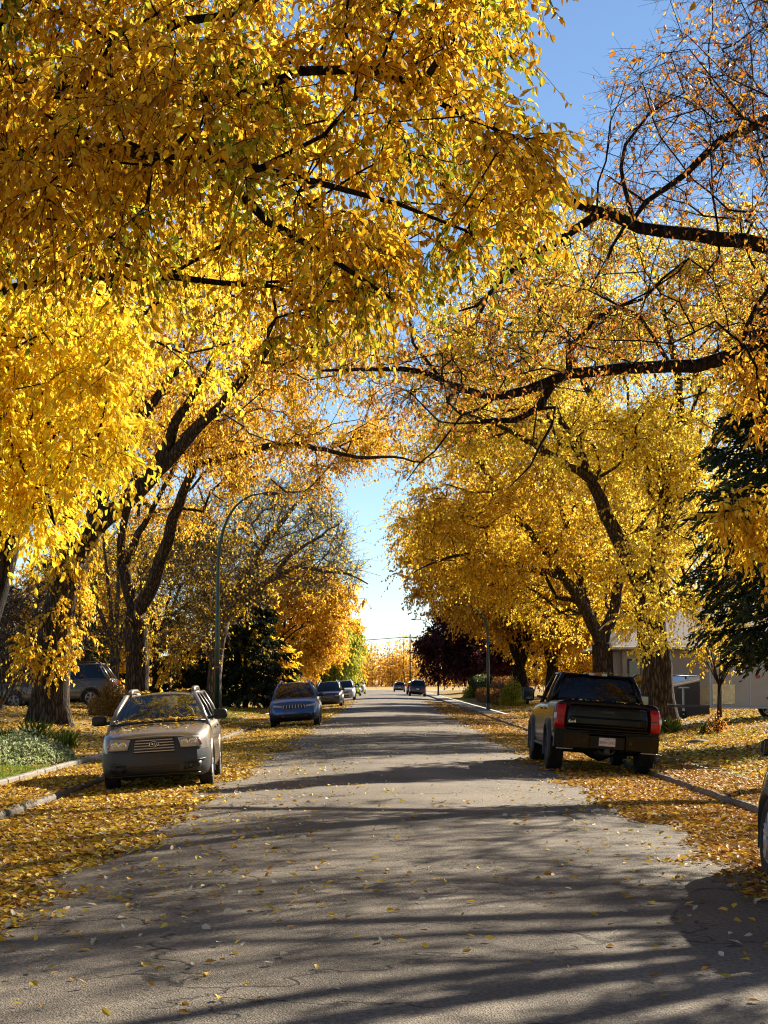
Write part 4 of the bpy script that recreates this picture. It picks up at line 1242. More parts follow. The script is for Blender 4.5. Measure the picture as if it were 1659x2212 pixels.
class Body:
    """lofted lower body: front at -y, rear at +y, wheels on z = 0"""
    def __init__(s, L, W, ztop, zbot, af=.28, df=.85, ar=.16, dr=.5, nose=.10, tail=.05, crown=.045, Rw=.34, axf=.9, axr=.95, arch=.39):
        s.L, s.W, s.hw = L, W, W / 2
        s.zt, s.zb_ = ztop, zbot
        s.af, s.df, s.ar, s.dr = af, df, ar, dr
        s.nose, s.tail, s.crown = nose, tail, crown
        s.Rw, s.arch = Rw, arch
        s.yf, s.yr = -L / 2 + axf, L / 2 - axr
        s.curves = {}
        for end in ('f', 'r'):
            d = np.concatenate([np.linspace(0, .3, 40), np.linspace(.32, 1.6, 60)])
            y = -L / 2 + d if end == 'f' else L / 2 - d
            w = s.half(y)
            x = np.concatenate([np.linspace(0, w[0], 30)[:-1], w]); yy = np.concatenate([np.full(29, y[0]), y])
            l = np.concatenate([[0], np.cumsum(np.hypot(np.diff(x), np.diff(yy)))])
            s.curves[end] = (l, x, yy)

    def half(s, y):
        a = 1 - s.af * np.maximum(0, 1 - (y + s.L / 2) / s.df) ** 2.6
        b = 1 - s.ar * np.maximum(0, 1 - (s.L / 2 - y) / s.dr) ** 2.6
        return s.hw * np.minimum(a, b)

    def ztop(s, y): return smooth_interp(y, [p[0] for p in s.zt], [p[1] for p in s.zt], .16)

    def zbot(s, y): return smooth_interp(y, [p[0] for p in s.zb_], [p[1] for p in s.zb_], .2)

    def shift(s, y, zf):
        d = y + s.L / 2; e = s.L / 2 - y
        return (s.nose * (np.clip(zf, 0, 1) ** 2.2 + .5 * (1 - np.clip(zf, 0, 1)) ** 4) * np.maximum(0, 1 - d / .6) ** 2
                - s.tail * (np.clip(zf, 0, 1) ** 2.2 + .5 * (1 - np.clip(zf, 0, 1)) ** 4) * np.maximum(0, 1 - e / .6) ** 2)

    def surf(s, end, a, z, off=0.):
        """point on the skin at arc length a from the centre line of the front or rear, height z"""
        l, x, y = s.curves[end]
        sg = np.sign(a) if a != 0 else 1.; q = abs(a)
        X = np.interp(q, l, x); Y = np.interp(q, l, y)
        X2 = np.interp(q + .02, l, x); Y2 = np.interp(q + .02, l, y); X1 = np.interp(max(0, q - .02), l, x); Y1 = np.interp(max(0, q - .02), l, y)
        tx, ty = X2 - X1, Y2 - Y1; n = math.hypot(tx, ty) or 1
        nx, ny = (ty / n, -tx / n) if end == 'f' else (-ty / n, tx / n)
        if q < .05: nx = 0; ny = -1 if end == 'f' else 1
        zt, zb = float(s.ztop(np.array([Y]))[0]), float(s.zbot(np.array([Y]))[0])
        zf = (z - zb) / max(.05, zt - zb)
        fx = np.interp(zf, SEC[2:, 1], SEC[2:, 0]) if zf < .97 else .9
        X *= max(.86, fx)
        Y += float(s.shift(Y, zf))
        return np.array([sg * (X + nx * off), Y + ny * off, z])

    def patch(s, mb, end, q, off=.012, th=.03, nx=8, nz=3):
        """q: four (arc, z) corners bl, br, tr, tl"""
        A, B, C, Dd = [np.array(p, float) for p in q]
        def pt(u, v, o):
            p = (A * (1 - u) + B * u) * (1 - v) + (Dd * (1 - u) + C * u) * v
            return s.surf(end, p[0], p[1], o)
        v = []; f = []
        for o in (off, off - th):
            for j in range(nz + 1):
                for i in range(nx + 1): v.append(pt(i / nx, j / nz, o))
        n1 = (nx + 1) * (nz + 1)
        for j in range(nz):
            for i in range(nx):
                a = j * (nx + 1) + i
                f.append((a, a + 1, a + nx + 2, a + nx + 1)); f.append((n1 + a, n1 + a + nx + 1, n1 + a + nx + 2, n1 + a + 1))
        rim = [i for i in range(nx + 1)] + [(j + 1) * (nx + 1) + nx for j in range(nz)] + [nz * (nx + 1) + i for i in range(nx - 1, -1, -1)] + [j * (nx + 1) for j in range(nz - 1, 0, -1)]
        for k in range(len(rim)):
            a, b = rim[k], rim[(k + 1) % len(rim)]
            f.append((a, n1 + a, n1 + b, b))
        mb.add(v, f)
        return mb

    def loft(s, ny=112, nv=34):
        t = np.linspace(-1, 1, ny); y = s.L / 2 * np.sin(PI / 2 * t)
        sec, _ = catmull(SEC, .02)
        l = np.concatenate([[0], np.cumsum(np.linalg.norm(np.diff(sec, axis=0), axis=1))]); l /= l[-1]
        vv = np.linspace(0, 1, nv); fx = np.interp(vv, l, sec[:, 0]); fz = np.interp(vv, l, sec[:, 1])
        w = s.half(y); zt = s.ztop(y); zb = s.zbot(y)
        X = w[:, None] * fx[None]; Z = zb[:, None] + (zt - zb)[:, None] * fz[None]
        top = fz > .93
        Z = Z + s.crown * (1 - (fx / .93) ** 2)[None].clip(0) * top[None] * np.ones((ny, 1))
        Y = np.repeat(y[:, None], nv, 1); Y = Y + s.shift(Y, fz[None] * np.ones((ny, 1)))
        V = np.stack([X, Y, Z], -1)
        VL = V.copy(); VL[..., 0] *= -1
        V = np.concatenate([V, VL[:, ::-1][:, 1:-1]], 1)       # closed ring of 2nv-2
        m = V.shape[1]
        idx = np.arange(ny * m).reshape(ny, m)
        a = idx[:-1]; b = idx[1:]
        F4 = np.stack([a, b, np.roll(b, -1, 1), np.roll(a, -1, 1)], -1).reshape(-1, 4)
        caps = []
        for r, flip in ((0, False), (ny - 1, True)):
            for i in range(nv - 1):
                l0, l1 = idx[r, (-i) % m], idx[r, (-i - 1) % m]
                q = [idx[r, i], idx[r, i + 1], l1, l0]
                if len(set(q)) < 4:
                    continue
                caps.append(q if not flip else q[::-1])
        return V.reshape(-1, 3), np.concatenate([F4, np.array(caps)])


def submesh(V, Fc, keep, name, mat, parent, smooth=True):
    f = Fc[keep]
    if not len(f): return None
    u, inv = np.unique(f, return_inverse=True)
    return mesh_np(name, V[u], inv.reshape(f.shape), mat, parent, smooth=smooth)


def wheel(parent, x, y, Rr, w, style='five', side=1, steer=0., z=None, rimmat='alloy'):
    mb = MB()
    hw = w / 2
    prof = [(Rr * .62, -hw * .80), (Rr * .80, -hw), (Rr * .93, -hw * .97), (Rr * .985, -hw * .82), (Rr, -hw * .5), (Rr * 1.0, -hw * .18), (Rr * .975, -hw * .14), (Rr * .975, hw * .14), (Rr, hw * .18),
            (Rr * 1.0, hw * .5), (Rr * .985, hw * .82), (Rr * .93, hw * .97), (Rr * .80, hw), (Rr * .62, hw * .80)]
    mb.lathe(prof, 'X', seg=36, closed=True)
    for k in range(36):                                   # tread blocks
        a = 2 * PI * k / 36
        for sx in (-1, 1):
            mb.box((sx * hw * .62, Rr * .998 * math.cos(a), Rr * .998 * math.sin(a)), (hw * .5, Rr * .10, .014), rot=(a - PI / 2, 0, 0))
    t = mb.build('wheel', M['tyre'], parent)
    t.location = (x, y, Rr if z is None else z); t.rotation_euler = (0, 0, steer)
    rb = MB(); r0 = Rr * .64
    o = side * hw
    rb.lathe([(r0 * 1.0, o * .84), (r0 * .93, o * .90), (r0 * .88, o * .70), (r0 * .88, -o * .6), (r0, -o * .78), (r0 * 1.02, 0)], 'X', seg=32, closed=True)
    n = {'five': 5, 'six': 6, 'ten': 10}[style]
    for k in range(n):
        a = 2 * PI * k / n + .3
        for da in ((-.13, .13) if style != 'ten' else (0,)):
            p0 = (o * .74, .10 * r0 * math.cos(a), .10 * r0 * math.sin(a))
            p1 = (o * .78, .93 * r0 * math.cos(a + da), .93 * r0 * math.sin(a + da))
            rb.tube([p0, p1], [.030, .024], 5)
    rb.lathe([(.001, o * .86), (r0 * .17, o * .86), (r0 * .22, o * .76), (r0 * .22, o * .5)], 'X', seg=14)
    rb.build('rim', M[rimmat], t, False)
    d = MB(); d.lathe([(.001, o * .30), (r0 * .86, o * .30), (r0 * .86, o * .22), (.001, o * .22)], 'X', seg=24)
    d.build('brake_disc', M['steel'], t)
    return t


def text_mesh(name, body, size, mat, parent, loc, rot, depth=.002, sx=1.0):
    cu = bpy.data.curves.new(name, 'FONT'); cu.body = body; cu.size = size; cu.extrude = depth
    cu.align_x = 'CENTER'; cu.align_y = 'CENTER'
    tmp = bpy.data.objects.new(name + '_tmp', cu); COL.objects.link(tmp)
    dg = bpy.context.evaluated_depsgraph_get()
    me = bpy.data.meshes.new_from_object(tmp.evaluated_get(dg))
    bpy.data.objects.remove(tmp); me.materials.clear(); me.materials.append(M[mat])
    o = bpy.data.objects.new(name, me); link(o, parent)
    o.location = loc; o.rotation_euler = rot; o.scale = (sx, 1, 1)
    return o


def make_car(label, cat, S, name='parked_car', group='vehicles parked along the kerbs'):
    root = thing(name, label, cat, group=group)
    L_, W_ = S['L'], S['W']
    B = Body(L_, W_, S['ztop'], S['zbot'], **S.get('body', {}))
    V, Fc = B.loft()
    cen = V[Fc].mean(1)
    d = cen[:, 1] + L_ / 2; e = L_ / 2 - cen[:, 1]
    r2 = np.minimum(np.hypot(cen[:, 1] - B.yf, cen[:, 2] - B.Rw), np.hypot(cen[:, 1] - B.yr, cen[:, 2] - B.Rw))
    hole = (r2 < B.arch) & (np.abs(cen[:, 0]) > .52 * B.hw)
    zb1, zb2 = S.get('bumper', (.55, .55))
    fb = (~hole) & (((d < B.yf + L_ / 2 - B.arch * .9) & (cen[:, 2] < zb1)) | ((d < .12) & (cen[:, 2] < S.get('face', zb1))))
    rb = (~hole) & ((e < L_ / 2 - B.yr - B.arch * .9) & (cen[:, 2] < zb2))
    hood = (~hole) & (~fb) & (cen[:, 1] < S['wb'] + .06) & (np.abs(cen[:, 0]) < .86 * B.half(cen[:, 1])) & (cen[:, 2] > B.ztop(cen[:, 1]) - .03)
    sill = (~hole) & (~fb) & (~rb) & (cen[:, 2] < S.get('sill', .34))
    body = (~hole) & (~fb) & (~rb) & (~hood) & (~sill)
    pm = S['paint']
    submesh(V, Fc, body, 'body', pm, root)
    submesh(V, Fc, hood, 'hood', pm, root)
    submesh(V, Fc, fb, 'front_bumper', S.get('bmat', M['cladding']), root)
    submesh(V, Fc, rb, 'rear_bumper', S.get('rbmat', S.get('bmat', M['cladding'])), root)
    submesh(V, Fc, sill, 'sill', S.get('smat', M['cladding']), root)
    # wheel housings, arch trim, wheels
    for yy in (B.yf, B.yr):
        for sx in (-1, 1):
            mb = MB(); seg = 18; v = []; f = []
            for k in range(seg + 1):
                a = .12 + (PI - .24) * k / seg
                for xx in (.50, .97):
                    v.append((sx * xx * B.hw, yy + math.cos(a) * (B.arch + .03), B.Rw + math.sin(a) * (B.arch + .03)))
            for k in range(seg): f.append((2 * k, 2 * k + 1, 2 * k + 3, 2 * k + 2))
            mb.add(v, f); b0 = [(sx * .5 * B.hw, yy + math.cos(a) * (B.arch + .03), B.Rw + math.sin(a) * (B.arch + .03)) for a in np.linspace(.12, PI - .12, 19)]
            mb.add(b0, [list(range(19))])
            mb.build('wheel_housing', M['black'], root)
            mb = MB(); v = []; f = []; fl = S.get('flare', .02); seg = 26; wid = S.get('archw', .055)
            for k in range(seg + 1):
                a = -.30 + (PI + .6) * k / seg
                for rr, ox in ((B.arch - .035, -.06), (B.arch - .035, fl), (B.arch + wid * .6, fl), (B.arch + wid, -.004)):
                    y_ = yy + math.cos(a) * rr; z_ = B.Rw + math.sin(a) * rr
                    zt, zb = float(B.ztop(np.array([y_]))[0]), float(B.zbot(np.array([y_]))[0])
                    zf = np.clip((z_ - zb) / (zt - zb), .16, .95)
                    xw = float(B.half(np.array([y_]))[0]) * np.interp(zf, SEC[2:, 1], SEC[2:, 0])
                    v.append((sx * (xw + ox), y_, z_))
            for k in range(seg):
                for q in range(3): f.append((4 * k + q, 4 * k + q + 1, 4 * k + q + 5, 4 * k + q + 4))
            mb.add(v, f); mb.build('wheel_arch', S.get('amat', M['cladding']), root, True)
            wheel(root, sx * (B.hw - S.get('tw', .22) / 2 - .015 + S.get('track', 0)), yy, S.get('R', B.Rw), S.get('tw', .22), S.get('rim', 'five'), sx, S.get('steer', 0) if yy == B.yf else 0, rimmat=S.get('rimmat', 'alloy'))
    # underside running gear
    mb = MB()
    mb.box((0, 0, S['zbot'][len(S['zbot']) // 2][1] + .03), (W_ * .62, L_ * .8, .10), bev=.03)
    for yy in (B.yf, B.yr): mb.tube([(-B.hw * .75, yy, B.Rw), (B.hw * .75, yy, B.Rw)], .05, 8)
    mb.build('underbody', M['black'], root)
    # ---- cabin
    wb, wt, rt, rbk = S['wb'], S['wt'], S['rt'], S['rb']
    hb, ht, zr = S['hb'], S['ht'], S['zr']
    zb_f, zb_r = float(B.ztop(np.array([wb]))[0]) + .005, float(B.ztop(np.array([rbk]))[0]) + .005
    def zbelt(y): return float(B.ztop(np.array([y]))[0]) - .012
    def xb(y): return min(hb, float(B.half(np.array([y]))[0]) * .93)
    # roof
    nx, ny = 12, 14; v = []; f = []
    cr = S.get('rcrown', .055)
    for k, dz in ((0, 0), (1, -.035)):
        for j in range(ny + 1):
            y_ = (wt - .03) + (rt + .05 - wt + .03) * j / ny
            q = 2 * j / ny - 1
            for i in range(nx + 1):
                u = 2 * i / nx - 1
                xx = u * (ht + .02) * (1 - .03 * q * q)
                zz = zr + cr * (1 - abs(u) ** 2.6) - .035 * abs(q) ** 2.5 + dz - (.02 if abs(u) == 1 and k == 0 else 0)
                v.append((xx, y_ - .05 * (1 - u * u) * (1 if j == 0 else 0), zz))
    n1 = (nx + 1) * (ny + 1)
    for j in range(ny):
        for i in range(nx):
            a = j * (nx + 1) + i
            f.append((a, a + 1, a + nx + 2, a + nx + 1)); f.append((n1 + a, n1 + a + nx + 1, n1 + a + nx + 2, n1 + a + 1))
    rim = [i for i in range(nx + 1)] + [(j + 1) * (nx + 1) + nx for j in range(ny)] + [ny * (nx + 1) + i for i in range(nx - 1, -1, -1)] + [j * (nx + 1) for j in range(ny - 1, 0, -1)]
    for k in range(len(rim)):
        a, b = rim[k], rim[(k + 1) % len(rim)]; f.append((a, n1 + a, n1 + b, b))
    MB().add(v, f).build('roof', pm, root, True)
    # glass sheets
    def pane(name, c, bulge=(0, 0, 0), mat='glass', n=10, inset=.0):
        c = [np.array(p, float) for p in c]; v = []; f = []
        for j in range(n + 1):
            for i in range(n + 1):
                u, w = i / n, j / n
                p = (c[0] * (1 - u) + c[1] * u) * (1 - w) + (c[3] * (1 - u) + c[2] * u) * w
                k = (1 - (2 * u - 1) ** 2) * (.6 + .4 * (1 - (2 * w - 1) ** 2))
                v.append(p + np.array(bulge) * k)
        for j in range(n):
            for i in range(n):
                a = j * (n + 1) + i; f.append((a, a + 1, a + n + 2, a + n + 1))
        return MB().add(v, f).build(name, M[mat], root, True)
    gm = S.get('glass', 'glass'); gd = S.get('glass_rear', 'glass_dark')
    pane('windscreen', [(-hb, wb, zb_f), (hb, wb, zb_f), (ht, wt, zr), (-ht, wt, zr)], (0, -.09, .03), gm)
    pane('rear_window', [(xb(rbk), rbk, zb_r), (-xb(rbk), rbk, zb_r), (-ht, rt, zr), (ht, rt, zr)], (0, .05, .01), gd)
    ys = [wb] + S['pillars'] + [rbk]; yt = [wt] + S['ptop'] + [rt]
    for sx in (-1, 1):
        for k in range(len(ys) - 1):
            c = [(sx * xb(ys[k]), ys[k], zbelt(ys[k])), (sx * xb(ys[k + 1]), ys[k + 1], zbelt(ys[k + 1])), (sx * (ht + .012), yt[k + 1], zr), (sx * (ht + .012), yt[k], zr)]
            if sx > 0: c = [c[1], c[0], c[3], c[2]]
            pane('side_window', c, (sx * .02, 0, 0), gm if k == 0 else gd, 6)
        # pillars
        for k in range(len(ys)):
            mb = MB(); edge = k in (0, len(ys) - 1)
            p0 = (sx * (xb(ys[k]) + .004), ys[k], zbelt(ys[k]) - .03); p1 = (sx * (ht + .006), yt[k], zr + .012)
            mid = tuple((np.array(p0) + np.array(p1)) / 2 + np.array([sx * .022, 0, .012]))
            r = S.get('pw', .042) if edge else .032
            if k == len(ys) - 1: r = S.get('pwr', .075)
            mb.tube([p0, mid, p1], [r * 1.15, r, r * .9], 8)
            mb.build('pillar', pm if edge else M['black'], root, True)
        # top rail above the side glass
        MB().tube([(sx * (ht + .008), wt, zr + .01), (sx * (ht + .012), (wt + rt) / 2, zr + .018), (sx * (ht + .008), rt, zr + .005)], .034, 8).build('roof_side', pm, root, True)
        # mirrors
        mx = S.get('mirror', (.20, .09, .14)); my = wb + S.get('mirror_dy', .30)
        zc = zbelt(my) + S.get('mirror_dz', .09)
        mb = MB(); mb.box((sx * (xb(my) + .06 + mx[0] / 2 + S.get('mirror_dx', .03)), my, zc), mx, bev=.035)
        mb.tube([(sx * (xb(my) - .01), my + .02, zc - .05), (sx * (xb(my) + .14), my + .01, zc - .04)], .028, 6)
        mo = mb.build('wing_mirror', S.get('mmat', M['black']), root, True)
        MB().box((sx * (xb(my) + .06 + mx[0] / 2 + S.get('mirror_dx', .03)), my + mx[1] / 2 + .001, zc), (mx[0] * .82, .006, mx[2] * .78), bev=.002).build('mirror_glass', M['mirror'], mo)
        # door seams and handles
        for q in S.get('doors', []):
            mb = MB()
            z0, z1 = .40 + S.get('lift', 0), zbelt(q) - .02
            for k in range(6):
                a, b = z0 + (z1 - z0) * k / 6, z0 + (z1 - z0) * (k + 1) / 6
                for zz0, zz1 in ((a, b),):
                    def sx_(z, y_=q):
                        zt, zb = float(B.ztop(np.array([y_]))[0]), float(B.zbot(np.array([y_]))[0])
                        return float(B.half(np.array([y_]))[0]) * np.interp((z - zb) / (zt - zb), SEC[2:, 1], SEC[2:, 0]) + .003
                    mb.add([(sx * sx_(zz0), q - .006, zz0), (sx * sx_(zz0), q + .006, zz0), (sx * sx_(zz1), q + .006, zz1), (sx * sx_(zz1), q - .006, zz1)], [(0, 1, 2, 3)])
            mb.build('door_seam', M['black'], root)
        for q in S.get('handles', []):
            zt, zb = float(B.ztop(np.array([q]))[0]), float(B.zbot(np.array([q]))[0])
            zz = zt - .14; xx = float(B.half(np.array([q]))[0]) * np.interp((zz - zb) / (zt - zb), SEC[2:, 1], SEC[2:, 0])
            MB().box((sx * (xx + .018), q, zz), (.03, .20, .032), bev=.012).build('door_handle', S.get('hmat', pm), root)
        if S.get('rails'):
            mb = MB(); yr0, yr1 = wt + .15, rt - .08; rx = ht - .05
            mb.tube([(sx * rx, yr0, zr + .03), (sx * rx, yr0 + .12, zr + .105), (sx * rx, (yr0 + yr1) / 2, zr + .125), (sx * rx, yr1 - .12, zr + .105), (sx * rx, yr1, zr + .02)], [.022, .024, .022, .024, .022], 8)
            mb.build('roof_rail', M[S['rails']], root, True)
    # cabin inside
    mb = MB()
    ym = [wb + .02 + (rbk - wb - .04) * k / 8 for k in range(9)]
    vv = []; ff = []
    for y_ in ym:
        z = zbelt(y_) + S.get('crown_in', .062)
        vv += [(-xb(y_) * .97, y_, z - .035), (0, y_, z), (xb(y_) * .97, y_, z - .035)]
    for k in range(8): ff += [(3 * k, 3 * k + 1, 3 * k + 4, 3 * k + 3), (3 * k + 1, 3 * k + 2, 3 * k + 5, 3 * k + 4)]
    mb.add(vv, ff); mb.build('dashboard', M['interior'], root)
    for (sx, sy) in S.get('seats', []):
        z = zbelt(sy)
        mb = MB(); mb.box((sx, sy, z + .10), (.44, .15, .34), bev=.06, rot=(-.16, 0, 0))
        so = mb.build('seat', M['interior'], root, True)
        mb = MB(); mb.box((sx, sy + .05, z + .335), (.25, .10, .19), bev=.045)
        mb.tube([(sx - .06, sy + .04, z + .2), (sx - .06, sy + .05, z + .3)], .008, 6); mb.tube([(sx + .06, sy + .04, z + .2), (sx + .06, sy + .05, z + .3)], .008, 6)
        mb.build('headrest', M['interior'], so, True)
    if S.get('steer_wheel'):
        sx, sy = S['steer_wheel']; z = zbelt(sy) + .10
        mb = MB(); ring = [(sx + .18 * math.cos(a), sy + .10 * math.sin(a) * .6, z + .17 * math.sin(a)) for a in np.linspace(0, 2 * PI, 25)]
        mb.tube(ring, .014, 6, cap=False); mb.box((sx, sy, z), (.14, .05, .1), bev=.03)
        mb.tube([(sx - .17, sy, z), (sx + .17, sy, z)], .016, 6)
        mb.build('steering_wheel', M['black'], root, True)
    MB().box((0, wt + .22, zr - .085), (.22, .03, .06), bev=.012).build('rear_view_mirror', M['black'], root)
    return root, B


def place_car(root, X, D, head=0., tilt=None, sink=0.):
    """head: rotation about the vertical; 0 = front towards the viewer"""
    s = 2 * CROWN * X if tilt is None else tilt
    m = Matrix.Rotation(math.atan(s), 4, 'Y') @ Matrix.Rotation(head, 4, 'Z')
    root.rotation_euler = m.to_euler(); root.location = (X, D, (float(road_z(X)) if tilt is None else ground_z(X, D)) - sink)


def lamp_pair(B, root, name, end, q, mat, off=.014, th=.04, nx=8, nz=3):
    out = []
    for sg in (1, -1):
        qq = [(a * sg, z) for a, z in q]
        if sg < 0: qq = [qq[1], qq[0], qq[3], qq[2]]
        out.append(B.patch(MB(), end, qq, off, th, nx, nz).build(name, M[mat], root, True))
    return out


def disc(B, end, a, z, r, depth, mat, name, parent, off=.02, prof=None):
    p = B.surf(end, a, z, off)
    mb = MB(); sg = -1 if end == 'f' else 1
    pr_ = prof or [(.001, 0), (r * .8, 0), (r, -depth * .4), (r, -depth)]
    mb.lathe([(rr, sg * h) for rr, h in pr_], 'Y', tuple(p), 22)
    return mb.build(name, M[mat], parent, True)


# ---- beige crossover, nearest on the left
SB = dict(L=4.48, W=1.74, ztop=[(-2.24, .80), (-2.1, .86), (-1.7, .93), (-1.15, 1.0), (-.9, 1.03), (1.4, 1.06), (2.0, 1.02), (2.24, .95)],
          zbot=[(-2.24, .26), (-1.9, .20), (-1.0, .21), (0, .22), (1.2, .22), (2.0, .30), (2.24, .40)],
          body=dict(af=.235, df=.80, ar=.16, dr=.5, nose=.12, tail=.05, Rw=.335, axf=.90, axr=1.055, arch=.385),
          bumper=(.605, .62), face=.835, sill=.30, paint=PAINT['beige'], wb=-1.16, wt=-.42, rt=1.72, rb=2.08, hb=.775, ht=.555, zr=1.475,
          pillars=[.28, 1.18], ptop=[.26, 1.12], rails=None, mirror=(.24, .10, .165), mirror_dz=.10, mirror_dy=.36, doors=[-.78, .28, 1.2], handles=[.1, 1.0], flare=.012, archw=.03, amat=PAINT['beige'],
          seats=[(.36, .12), (-.36, .12), (.34, 1.2), (-.34, 1.2)], steer_wheel=(.36, -.55), R=.335, tw=.215, glass='glass', glass_rear='glass')
car, B = make_car('beige crossover with fallen leaves on its bonnet, parked nearest on the left', 'car', SB)
MB().box((0, 1.35, 1.03), (1.3, .12, .35), bev=.06, rot=(-.2, 0, 0)).build('rear_bench', M['interior'], car, True)
for sg in (1, -1):
    MB().tube([(sg * .52, -.15, 1.505), (sg * .525, .1, 1.565), (sg * .525, 1.0, 1.575), (sg * .52, 1.55, 1.53)], [.03, .042, .042, .03], 8).build('roof_rail', PAINT['beige'], car, True)
hl = lamp_pair(B, car, 'headlight', 'f', [(.42, .655), (.80, .66), (.81, .83), (.405, .815)], 'lens', .016, .05)
for k, sg in enumerate((1, -1)):
    for a, r in ((.50, .062), (.63, .068)):
        disc(B, 'f', sg * a, .735, r, .02, 'reflector', 'reflector', hl[k], .026, [(.001, -.012), (r * .5, -.006), (r * .92, 0), (r, -.004), (r, -.02)])
        disc(B, 'f', sg * a, .735, r * .3, .02, 'white_lens', 'bulb', hl[k], .030)
    q = [(sg * .735, .685), (sg * .802, .685), (sg * .806, .80), (sg * .735, .80)]
    if sg < 0: q = [q[1], q[0], q[3], q[2]]
    B.patch(MB(), 'f', q, .020, .02, 3, 2).build('turn_signal', M['amber'], hl[k], True)
    B.patch(MB(), 'f', [(sg * .42 if sg > 0 else -.80, .648), (.80 if sg > 0 else -.42, .648), (.80 if sg > 0 else -.42, .656), (sg * .42 if sg > 0 else -.80, .656)], .018, .02, 8, 1).build('headlight_frame', M['black'], hl[k])
g = B.patch(MB(), 'f', [(-.325, .60), (.325, .60), (.335, .825), (-.335, .825)], .014, .05, 8, 3).build('grille', M['black'], car, True)
for z in (.615, .658, .700, .742, .784):
    B.patch(MB(), 'f', [(-.32, z), (.32, z), (.32, z + .015), (-.32, z + .015)], .030, .03, 10, 1).build('grille_bar', M['alloy'], g)
p = B.surf('f', 0, .728, .034)
e = MB(); e.lathe([(.066, -.004), (.078, -.010), (.072, -.018), (.062, -.012)], 'Y', (0, 0, 0), 28, closed=True)
for i, q in enumerate(e.v): e.v[i] = (q[0], q[1], q[2] * .58)
eo = e.build('emblem', M['chrome'], g, True); eo.location = tuple(p)
bk = MB(); bk.lathe([(.001, -.008), (.064, -.008), (.066, 0)], 'Y', (0, 0, 0), 24)
bk.v = [(q[0], q[1], q[2] * .58) for q in bk.v]; bo = bk.build('emblem_field', M['navy'], eo, True)
st = MB()
for cx, cz, r in ((-.026, .006, .020), (.012, .016, .010), (.036, .008, .009), (.002, -.012, .010), (.026, -.016, .010), (.046, -.006, .008)):
    v = []
    for k in range(8):
        a = PI / 4 * k; rr = r if k % 2 == 0 else r * .28
        v.append((cx + math.cos(a) * rr * 1.2, -.0125, cz + math.sin(a) * rr))
    st.add(v, [list(range(8))])
st.build('emblem_stars', M['chrome'], eo)
B.patch(MB(), 'f', [(-.38, .305), (.38, .305), (.40, .395), (-.40, .395)], .010, .03, 8, 2).build('lower_intake', M['black'], car)
for z in (.335, .366):
    B.patch(MB(), 'f', [(-.37, z), (.37, z), (.37, z + .008), (-.37, z + .008)], .022, .02, 8, 1).build('intake_slat', M['cladding'], car)
B.patch(MB(), 'f', [(-.80, .245), (.80, .245), (.78, .262), (-.78, .262)], .03, .05, 16, 1).build('bumper_lip', M['black'], car, True)
for sg in (1, -1):
    q = [(sg * .47, .31), (sg * .76, .30), (sg * .78, .43), (sg * .46, .425)]
    if sg < 0: q = [q[1], q[0], q[3], q[2]]
    B.patch(MB(), 'f', q, .012, .02, 6, 2).build('fog_light_panel', M['black'], car, True)
    fo = disc(B, 'f', sg * .565, .372, .06, .03, 'black', 'fog_light', car, .035, [(.046, -.03), (.048, 0), (.060, .0), (.064, -.03)])
    disc(B, 'f', sg * .565, .372, .040, .02, 'steel', 'fog_lamp_glass', fo, .016)
    q = [(sg * .60, .455), (sg * .90, .455), (sg * .90, .47), (sg * .60, .462)]
    if sg < 0: q = [q[1], q[0], q[3], q[2]]
    B.patch(MB(), 'f', q, .018, .03, 6, 1).build('bumper_strip', M['cladding'], car, True)
    w0 = MB().tube([(sg * .12 - .05, -1.17, 1.065), (sg * .12 + .30 - .1, -1.09, 1.115), (sg * .12 + .45, -1.03, 1.13)], [.010, .008, .006], 6)
    w0.build('wiper', M['black'], car)
MB().tube([(-.76, -1.18, 1.035), (-.4, -1.245, 1.055), (0, -1.27, 1.07), (.4, -1.245, 1.055), (.76, -1.18, 1.035)], .022, 6).build('cowl', M['black'], car, True)
place_car(car, -3.68, 28.3 + 2.24, R(2.6))
beige_car, beige_B = car, B

# leaves lying on the beige car
def leaves_on_car(car, B, pts, label, size=(.05, .085)):
    bpy.context.view_layer.update()
    Mw = np.array(car.matrix_basis)
    w = np.c_[pts, np.ones(len(pts))] @ Mw.T
    rr = np.random.default_rng(5); n = len(pts)
    a = rr.uniform(0, 2 * PI, n)
    ax = np.stack([np.cos(a), np.sin(a), rr.normal(size=n) * .25 + .08], 1); nr = np.stack([rr.normal(size=n) * .5, rr.normal(size=n) * .5, np.ones(n)], 1)
    Ls = rr.uniform(size[0], size[1], n)
    v, f, k = leaf_geo(w[:, :3], ax, nr, Ls, Ls * .55, curl=-.1)
    o = mesh_np('leaf_scatter', v, f, M['litter'], col=np.repeat(pal_cols(n, 'litter_l', rr), k, 0)); o['kind'] = 'stuff'; return o
rr = np.random.default_rng(3)
pts = []
for _ in range(150):
    x = rr.uniform(-.70, .70); pts.append((x, -1.20 - .06 * (1 - (x / .75) ** 2) + rr.normal() * .03, 1.07 + rr.uniform(0, .03)))
for _ in range(46):
    x = rr.uniform(-.6, .6); y_ = rr.choice([-1.62, -1.8, -1.45]) + rr.normal() * .05
    pts.append((x, y_, float(B.ztop(np.array([y_]))[0]) + .045 * (1 - (x / .8) ** 2) + .008))
for _ in range(50): pts.append((rr.choice([-1, 1]) * rr.uniform(.25, .5), rr.uniform(-.35, .4), 1.535 + rr.uniform(-.005, .015)))
leaves_on_car(car, B, np.array(pts), '')

